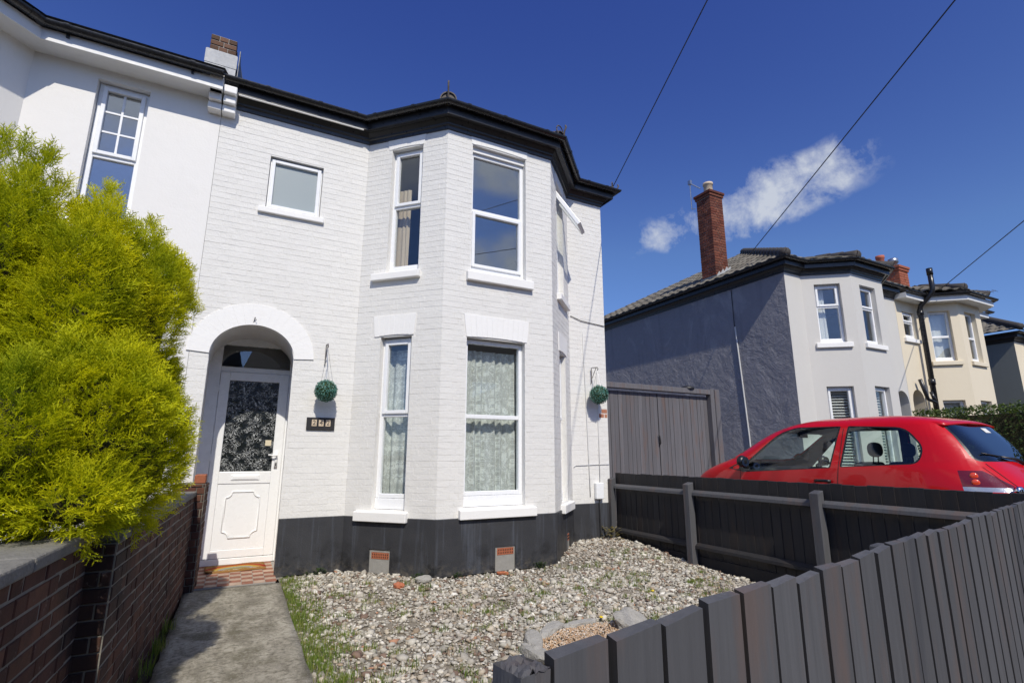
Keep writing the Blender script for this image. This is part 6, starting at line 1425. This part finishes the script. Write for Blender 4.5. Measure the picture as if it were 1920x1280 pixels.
MAT['brake3'] = MAT['lamp_red']; b = MB(); b.add([rp(-.10, 1.405, .004), rp(.14, 1.405, .004), rp(.14, 1.425, .004), rp(-.10, 1.425, .004)], ((0, 1, 2, 3),)); b.build('high_brake_lamp', MAT['lamp_red'], car)
def text_mesh(s, size, ext):
    cu = bpy.data.curves.new('t', 'FONT'); cu.body = s; cu.size = size; cu.extrude = ext; cu.align_x = 'CENTER'; cu.align_y = 'CENTER'; o_ = bpy.data.objects.new('t', cu); COL.objects.link(o_)
    me = bpy.data.meshes.new_from_object(o_.evaluated_get(bpy.context.evaluated_depsgraph_get())); bpy.data.objects.remove(o_); return me
me = text_mesh('1.2', .05, .003); me.materials.append(MAT['chrome']); yb = cw(.80)[0]
link('badge', me, car, Matrix.Translation((CX - .46, CY0 + yb + .010, CZ + .815)) @ Matrix.Rotation(R(90), 4, 'X') @ Matrix.Rotation(R(-8), 4, 'Y'))
# round reversing lamps
for sd in (-1, 1):
    q = Vector((CX + sd * .655, CY0 + cw(.785)[0] + .05, CZ + .783)); b = MB(); dv = Vector((sd * .35, -.93, .1)).normalized(); b.tube([q - dv * .03, q + dv * .012, q + dv * .02], [.040, .040, .026], 16); b.build('round_lamp', MAT['chrome'], car, True)
for sd in (-1, 1):
    for y_, z_ in ((.47, .905), (.455, .845)):
        q = Vector(surf(y_, z_, -.004, sd)); dv = Vector((sd * .93, -.36, 0)); b = MB(); b.tube([q, q + dv * .008, q + dv * .011], [.034, .032, .018], 14); b.build('brake_lamp', MAT['lamp_orange'], car, True)
# hatch shut line
b = MB()
for sd in (-1, 1): b.tube([(CX + sd * (.62 - .10 * (1.0 - z) * 0), CY0 + cw(z)[0] + .043, CZ + z) for z in np.linspace(.5, 1.02, 14)], .004, 5)
b.build('hatch_gap', MAT['car_black'], car)
# cabin
def rbox(name, x0, x1, y0, y1, z0, z1, mat, lean=0.0, bev=.04):
    b = MB(); b.hexa([(CX + x0, CY0 + y0, CZ + z0), (CX + x1, CY0 + y0, CZ + z0), (CX + x1, CY0 + y1, CZ + z0), (CX + x0, CY0 + y1, CZ + z0), (CX + x0, CY0 + y0 - lean, CZ + z1), (CX + x1, CY0 + y0 - lean, CZ + z1), (CX + x1, CY0 + y1 - lean, CZ + z1), (CX + x0, CY0 + y1 - lean, CZ + z1)]); o_ = b.build(name, mat, car); bevel(o_, bev, 3); return o_
for x in (-.36, .36):
    rbox('seat', x - .24, x + .24, 1.75, 2.25, .30, .48, MAT['car_cloth']); sb = rbox('seat_back', x - .23, x + .23, 1.70, 1.84, .45, 1.02, MAT['car_cloth'], .20, .05)
    h = MB(); bmm = bmesh.new(); bmesh.ops.create_uvsphere(bmm, u_segments=16, v_segments=10, radius=1); h.add([(CX + x + np.sign(v.co.x) * abs(v.co.x) ** .7 * .125, CY0 + 1.50 + v.co.y * .05, CZ + 1.16 + np.sign(v.co.z) * abs(v.co.z) ** .75 * .085) for v in bmm.verts], [tuple(v.index for v in f.verts) for f in bmm.faces]); bmm.free(); h.tube([(CX + x - .05, CY0 + 1.51, CZ + 1.0), (CX + x - .05, CY0 + 1.50, CZ + 1.12)], .007, 6); h.tube([(CX + x + .05, CY0 + 1.51, CZ + 1.0), (CX + x + .05, CY0 + 1.50, CZ + 1.12)], .007, 6); h.build('headrest', MAT['car_cloth'], car, True)
rbox('rear_seat', -.58, .58, .75, 1.2, .32, .50, MAT['car_cloth']); rbox('rear_seat_back', -.58, .58, .72, .84, .45, .98, MAT['car_cloth'], .12, .04)
for x in (-.32, .32): rbox('rear_headrest', x - .11, x + .11, .54, .62, 1.0, 1.14, MAT['car_dash'], 0, .03)
rbox('dashboard', -.66, .66, 2.66, 3.3, .55, .93, MAT['car_dash'], 0, .06); rbox('cabin_floor', -.68, .68, .3, 3.3, .22, .29, MAT['car_dash'], 0, .01)
b = MB(); b.tube([(CX + .36 + .17 * math.cos(t), CY0 + 2.52 + .05 * math.sin(t), CZ + .86 + .16 * math.sin(t)) for t in np.linspace(0, 2 * math.pi, 25)], .014, 8, False); b.tube([(CX + .20, CY0 + 2.52, CZ + .86), (CX + .52, CY0 + 2.52, CZ + .86)], .018, 6); b.tube([(CX + .36, CY0 + 2.52, CZ + .86), (CX + .36, CY0 + 2.7, CZ + .82)], .03, 8); b.build('steering_wheel', MAT['car_black'], car, True)
b = MB(); b.box(CX - .10, CX + .10, CY0 + 2.60, CY0 + 2.62, CZ + 1.33, CZ + 1.39); b.build('rear_view_mirror', MAT['car_black'], car)
for sd in (-1, 1):
    for y in (.62, 3.10):
        x = CX + sd * .74; b = MB(); prof = [(.20, -.09), (.27, -.095), (.295, -.06), (.30, 0), (.295, .06), (.27, .095), (.20, .09)]; vs = []; N_ = 28
        for r_, d_ in prof:
            for k in range(N_): t = 2 * math.pi * k / N_; vs.append((x + d_, CY0 + y + r_ * math.cos(t), CZ + .30 + r_ * math.sin(t)))
        b.add(vs, [(i * N_ + k, i * N_ + (k + 1) % N_, (i + 1) * N_ + (k + 1) % N_, (i + 1) * N_ + k) for i in range(len(prof) - 1) for k in range(N_)]); wh = b.build('tyre', MAT['tyre'], car, True)
        b = MB(); b.add([(x + sd * .075, CY0 + y + .205 * math.cos(2 * math.pi * k / 24), CZ + .30 + .205 * math.sin(2 * math.pi * k / 24)) for k in range(24)], [tuple(range(24))]); b.build('wheel_rim', MAT['alloy'], wh)
        b = MB(); b.add([(CX + sd * (.834), CY0 + y + .345 * math.cos(math.pi * k / 16), CZ + .30 + .345 * math.sin(math.pi * k / 16)) for k in range(17)], [tuple(range(17))]); b.build('wheel_arch', MAT['car_black'], car)
rbox('number_plate', -.26, .26, -.012, .0, .50, .61, MAT['paper'], 0, .004)

# ------------------------------------------------------------------ hanging topiary balls
MAT['topiary'] = m_leaf('teal_plastic_leaf', [(0, (.045, .15, .13)), (.5, (.085, .25, .21)), (.85, (.16, .36, .30)), (1, (.34, .50, .44))], .2, .4)
def topiary(x, y, z, r_, label, hook, wires):
    t = thing('topiary_ball', label, 'topiary ball', (x, y, z - r_)); V = []; F = []
    for k in range(1500):
        v = rng.normal(size=3); v /= np.linalg.norm(v); p = A3(x, y, z) + v * r_ * rng.uniform(.84, .99); nrm = v + rng.normal(0, .55, 3); nrm /= np.linalg.norm(nrm); a = np.cross(nrm, rng.normal(size=3)); a /= np.linalg.norm(a); q = np.cross(nrm, a); l = rng.uniform(.009, .014); i = len(V)
        V += [p - a * l, p + q * l * .55, p + a * l, p - q * l * .55]; F.append((i, i + 1, i + 2, i + 3))
    b = MB(); b.v = [tuple(v) for v in V]; b.f = F; b.mi = [0] * len(F); b.build('leaves', MAT['topiary'], t)
    bmm = bmesh.new(); bmesh.ops.create_icosphere(bmm, subdivisions=3, radius=r_ * .86); b = MB(); b.add([(v.co.x + x, v.co.y + y, v.co.z + z) for v in bmm.verts], [tuple(v.index for v in f.verts) for f in bmm.faces]); bmm.free(); b.build('ball_core', MAT['weed'], t, True)
    b = MB()
    for a in (0.3, 2.4, 4.5): b.tube([(x + r_ * .55 * math.cos(a), y + r_ * .55 * math.sin(a), z + r_ * .80), hook], .0022, 5)
    b.build('chain', MAT['steel'], t)
    hk = thing('wall_bracket', wires, 'bracket', (hook[0], 7, hook[2])); b = MB(); b.tube([(hook[0], 6.99, hook[2] - .20), (hook[0], 6.965, hook[2] - .18), (hook[0], 6.965, hook[2] + .06), (hook[0], 6.94, hook[2] + .065), (hook[0], hook[1], hook[2] + .05), (hook[0], hook[1] - .02, hook[2] + .02), (hook[0], hook[1], hook[2])], .0065, 6); b.build('arm', MAT['rust'], hk)
    b = MB(); b.tube([(hook[0], 6.965, hook[2] - .13), (hook[0] + .01, 6.90, hook[2] - .02), (hook[0], hook[1] + .03, hook[2] + .05)], .005, 6); b.build('scroll', MAT['rust'], hk)
topiary(.922, 6.80, 2.165, .143, 'teal artificial topiary ball hanging beside the porch above the number plate', (.905, 6.80, 2.71), 'small iron wall bracket holding the topiary ball by the porch')
topiary(5.135, 6.80, 2.345, .160, 'teal artificial topiary ball hanging near the gate corner of the house', (5.12, 6.80, 2.74), 'small iron wall bracket holding the topiary ball near the gate')
# number plate 242
npl = thing('house_number', 'black house number plate reading 242 below the topiary ball', 'sign', (.915, 6.985, 1.685)); b = MB(); b.box(.745, 1.083, 6.972, 6.994, 1.688, 1.843); bevel(b.build('plaque', MAT['fence_black'], npl), .006)
for k, ch_ in enumerate('242'):
    x = .835 + .083 * k; b = MB(); b.box(x - .029, x + .029, 6.966, 6.9715, 1.735, 1.815); b.build('number_tile', MAT['paper'] if False else MAT['pot_cream'], npl)
    me = text_mesh(ch_, .082, .0012); me.materials.append(MAT['iron']); link('numeral', me, npl, Matrix.Translation((x, 6.9645, 1.775)) @ Matrix.Rotation(R(90), 4, 'X'))
# meter box, surface cables on the end wall
eb = thing('cable_box', 'white plastic cable junction box low on the house wall beside the black fence', 'junction box', (5.2, 6.98, .70)); b = MB(); b.box(5.125, 5.275, 6.925, 6.992, .705, .955); bevel(b.build('box', MAT['upvc'], eb), .012, 2); b = MB(); b.tube([(5.2, 6.965, .71), (5.205, 6.965, .4), (5.21, 6.965, .12)], .010, 6); b.build('conduit', MAT['iron'], eb)
def wire(name, pts, r_, mat, label): b = MB(); b.tube(pts, r_, 6); return tag(b.build(name, mat, None, True), label, 'cable')
wire('wall_cable', [(4.98, 6.988, 3.42), (5.0, 6.986, 2.6), (5.03, 6.986, 1.4), (5.045, 6.986, .74)], .0065, MAT['cable_white'], 'painted vertical cable running down the house wall beside the bay')
wire('wall_cable', [(5.24, 6.986, 2.75), (5.245, 6.986, 1.6), (5.24, 6.986, .96)], .006, MAT['cable_white'], 'thin painted cable running down to the white junction box')
wire('wall_cable', [(4.74, 6.986, 1.20), (4.78, 6.986, 1.225), (5.30, 6.986, 1.24), (5.44, 6.986, 1.24)], .005, MAT['cable_white'], 'horizontal painted cable crossing the wall above the junction box')
wire('wall_cable', [(4.74, 6.986, 3.66), (4.95, 6.986, 3.60), (5.44, 6.986, 3.56)], .006, MAT['cable'], 'thin dark cable crossing the wall below the upper side window sill')
b = MB(); b.tube([(.055 - .02, 6.985, 2.98), (.045, 6.955, 3.04), (.06, 6.95, 3.0)], .005, 5); tag(b.build('screw_hook', MAT['rust'], None, True), 'little rusty hook in the crown of the porch arch', 'hook')
# telegraph pole behind the viewpoint and its overhead wires
tp = thing('telegraph_pole', 'tall brown wooden telegraph pole across the street carrying the overhead wires', 'pole', (-1.55, -11.4, -.1)); b = MB(); b.tube([(-1.55, -11.4, -.1), (-1.55, -11.4, 8.1)], [.15, .10], 12); b.build('shaft', MAT['bark'], tp); b = MB(); b.box(-1.85, -1.25, -11.45, -11.35, 7.75, 7.87); b.build('crossarm', MAT['bark'], tp)
def span(a, b, sag, n=18): a, b = Vector(a), Vector(b); return [a + (b - a) * t - Vector((0, 0, 4 * sag * t * (1 - t))) for t in np.linspace(0, 1, n)]
PT = (-1.55, -11.4, 7.8)
def hitX(px, X): d = pixdir(*px); return CAM + d * (X / d.x)
def hitY(px, Y): d = pixdir(*px); return CAM + d * (Y / d.y)
E1 = hitY((1150, 349), 6.72); wire('overhead_wire', span(E1, PT, .0), .007, MAT['cable'], 'overhead wire from the end of the painted house eaves up over the street')
E2 = hitX((1405, 478), 10.9); wire('overhead_wire', span(E2, PT, .0), .009, MAT['cable'], 'overhead wire rising from the grey house roof beside its tall chimney')
E3 = hitY((1760, 545), 6.6); wire('overhead_wire', span(E3, PT, .0), .010, MAT['cable'], 'overhead wire running to the cream house eaves')
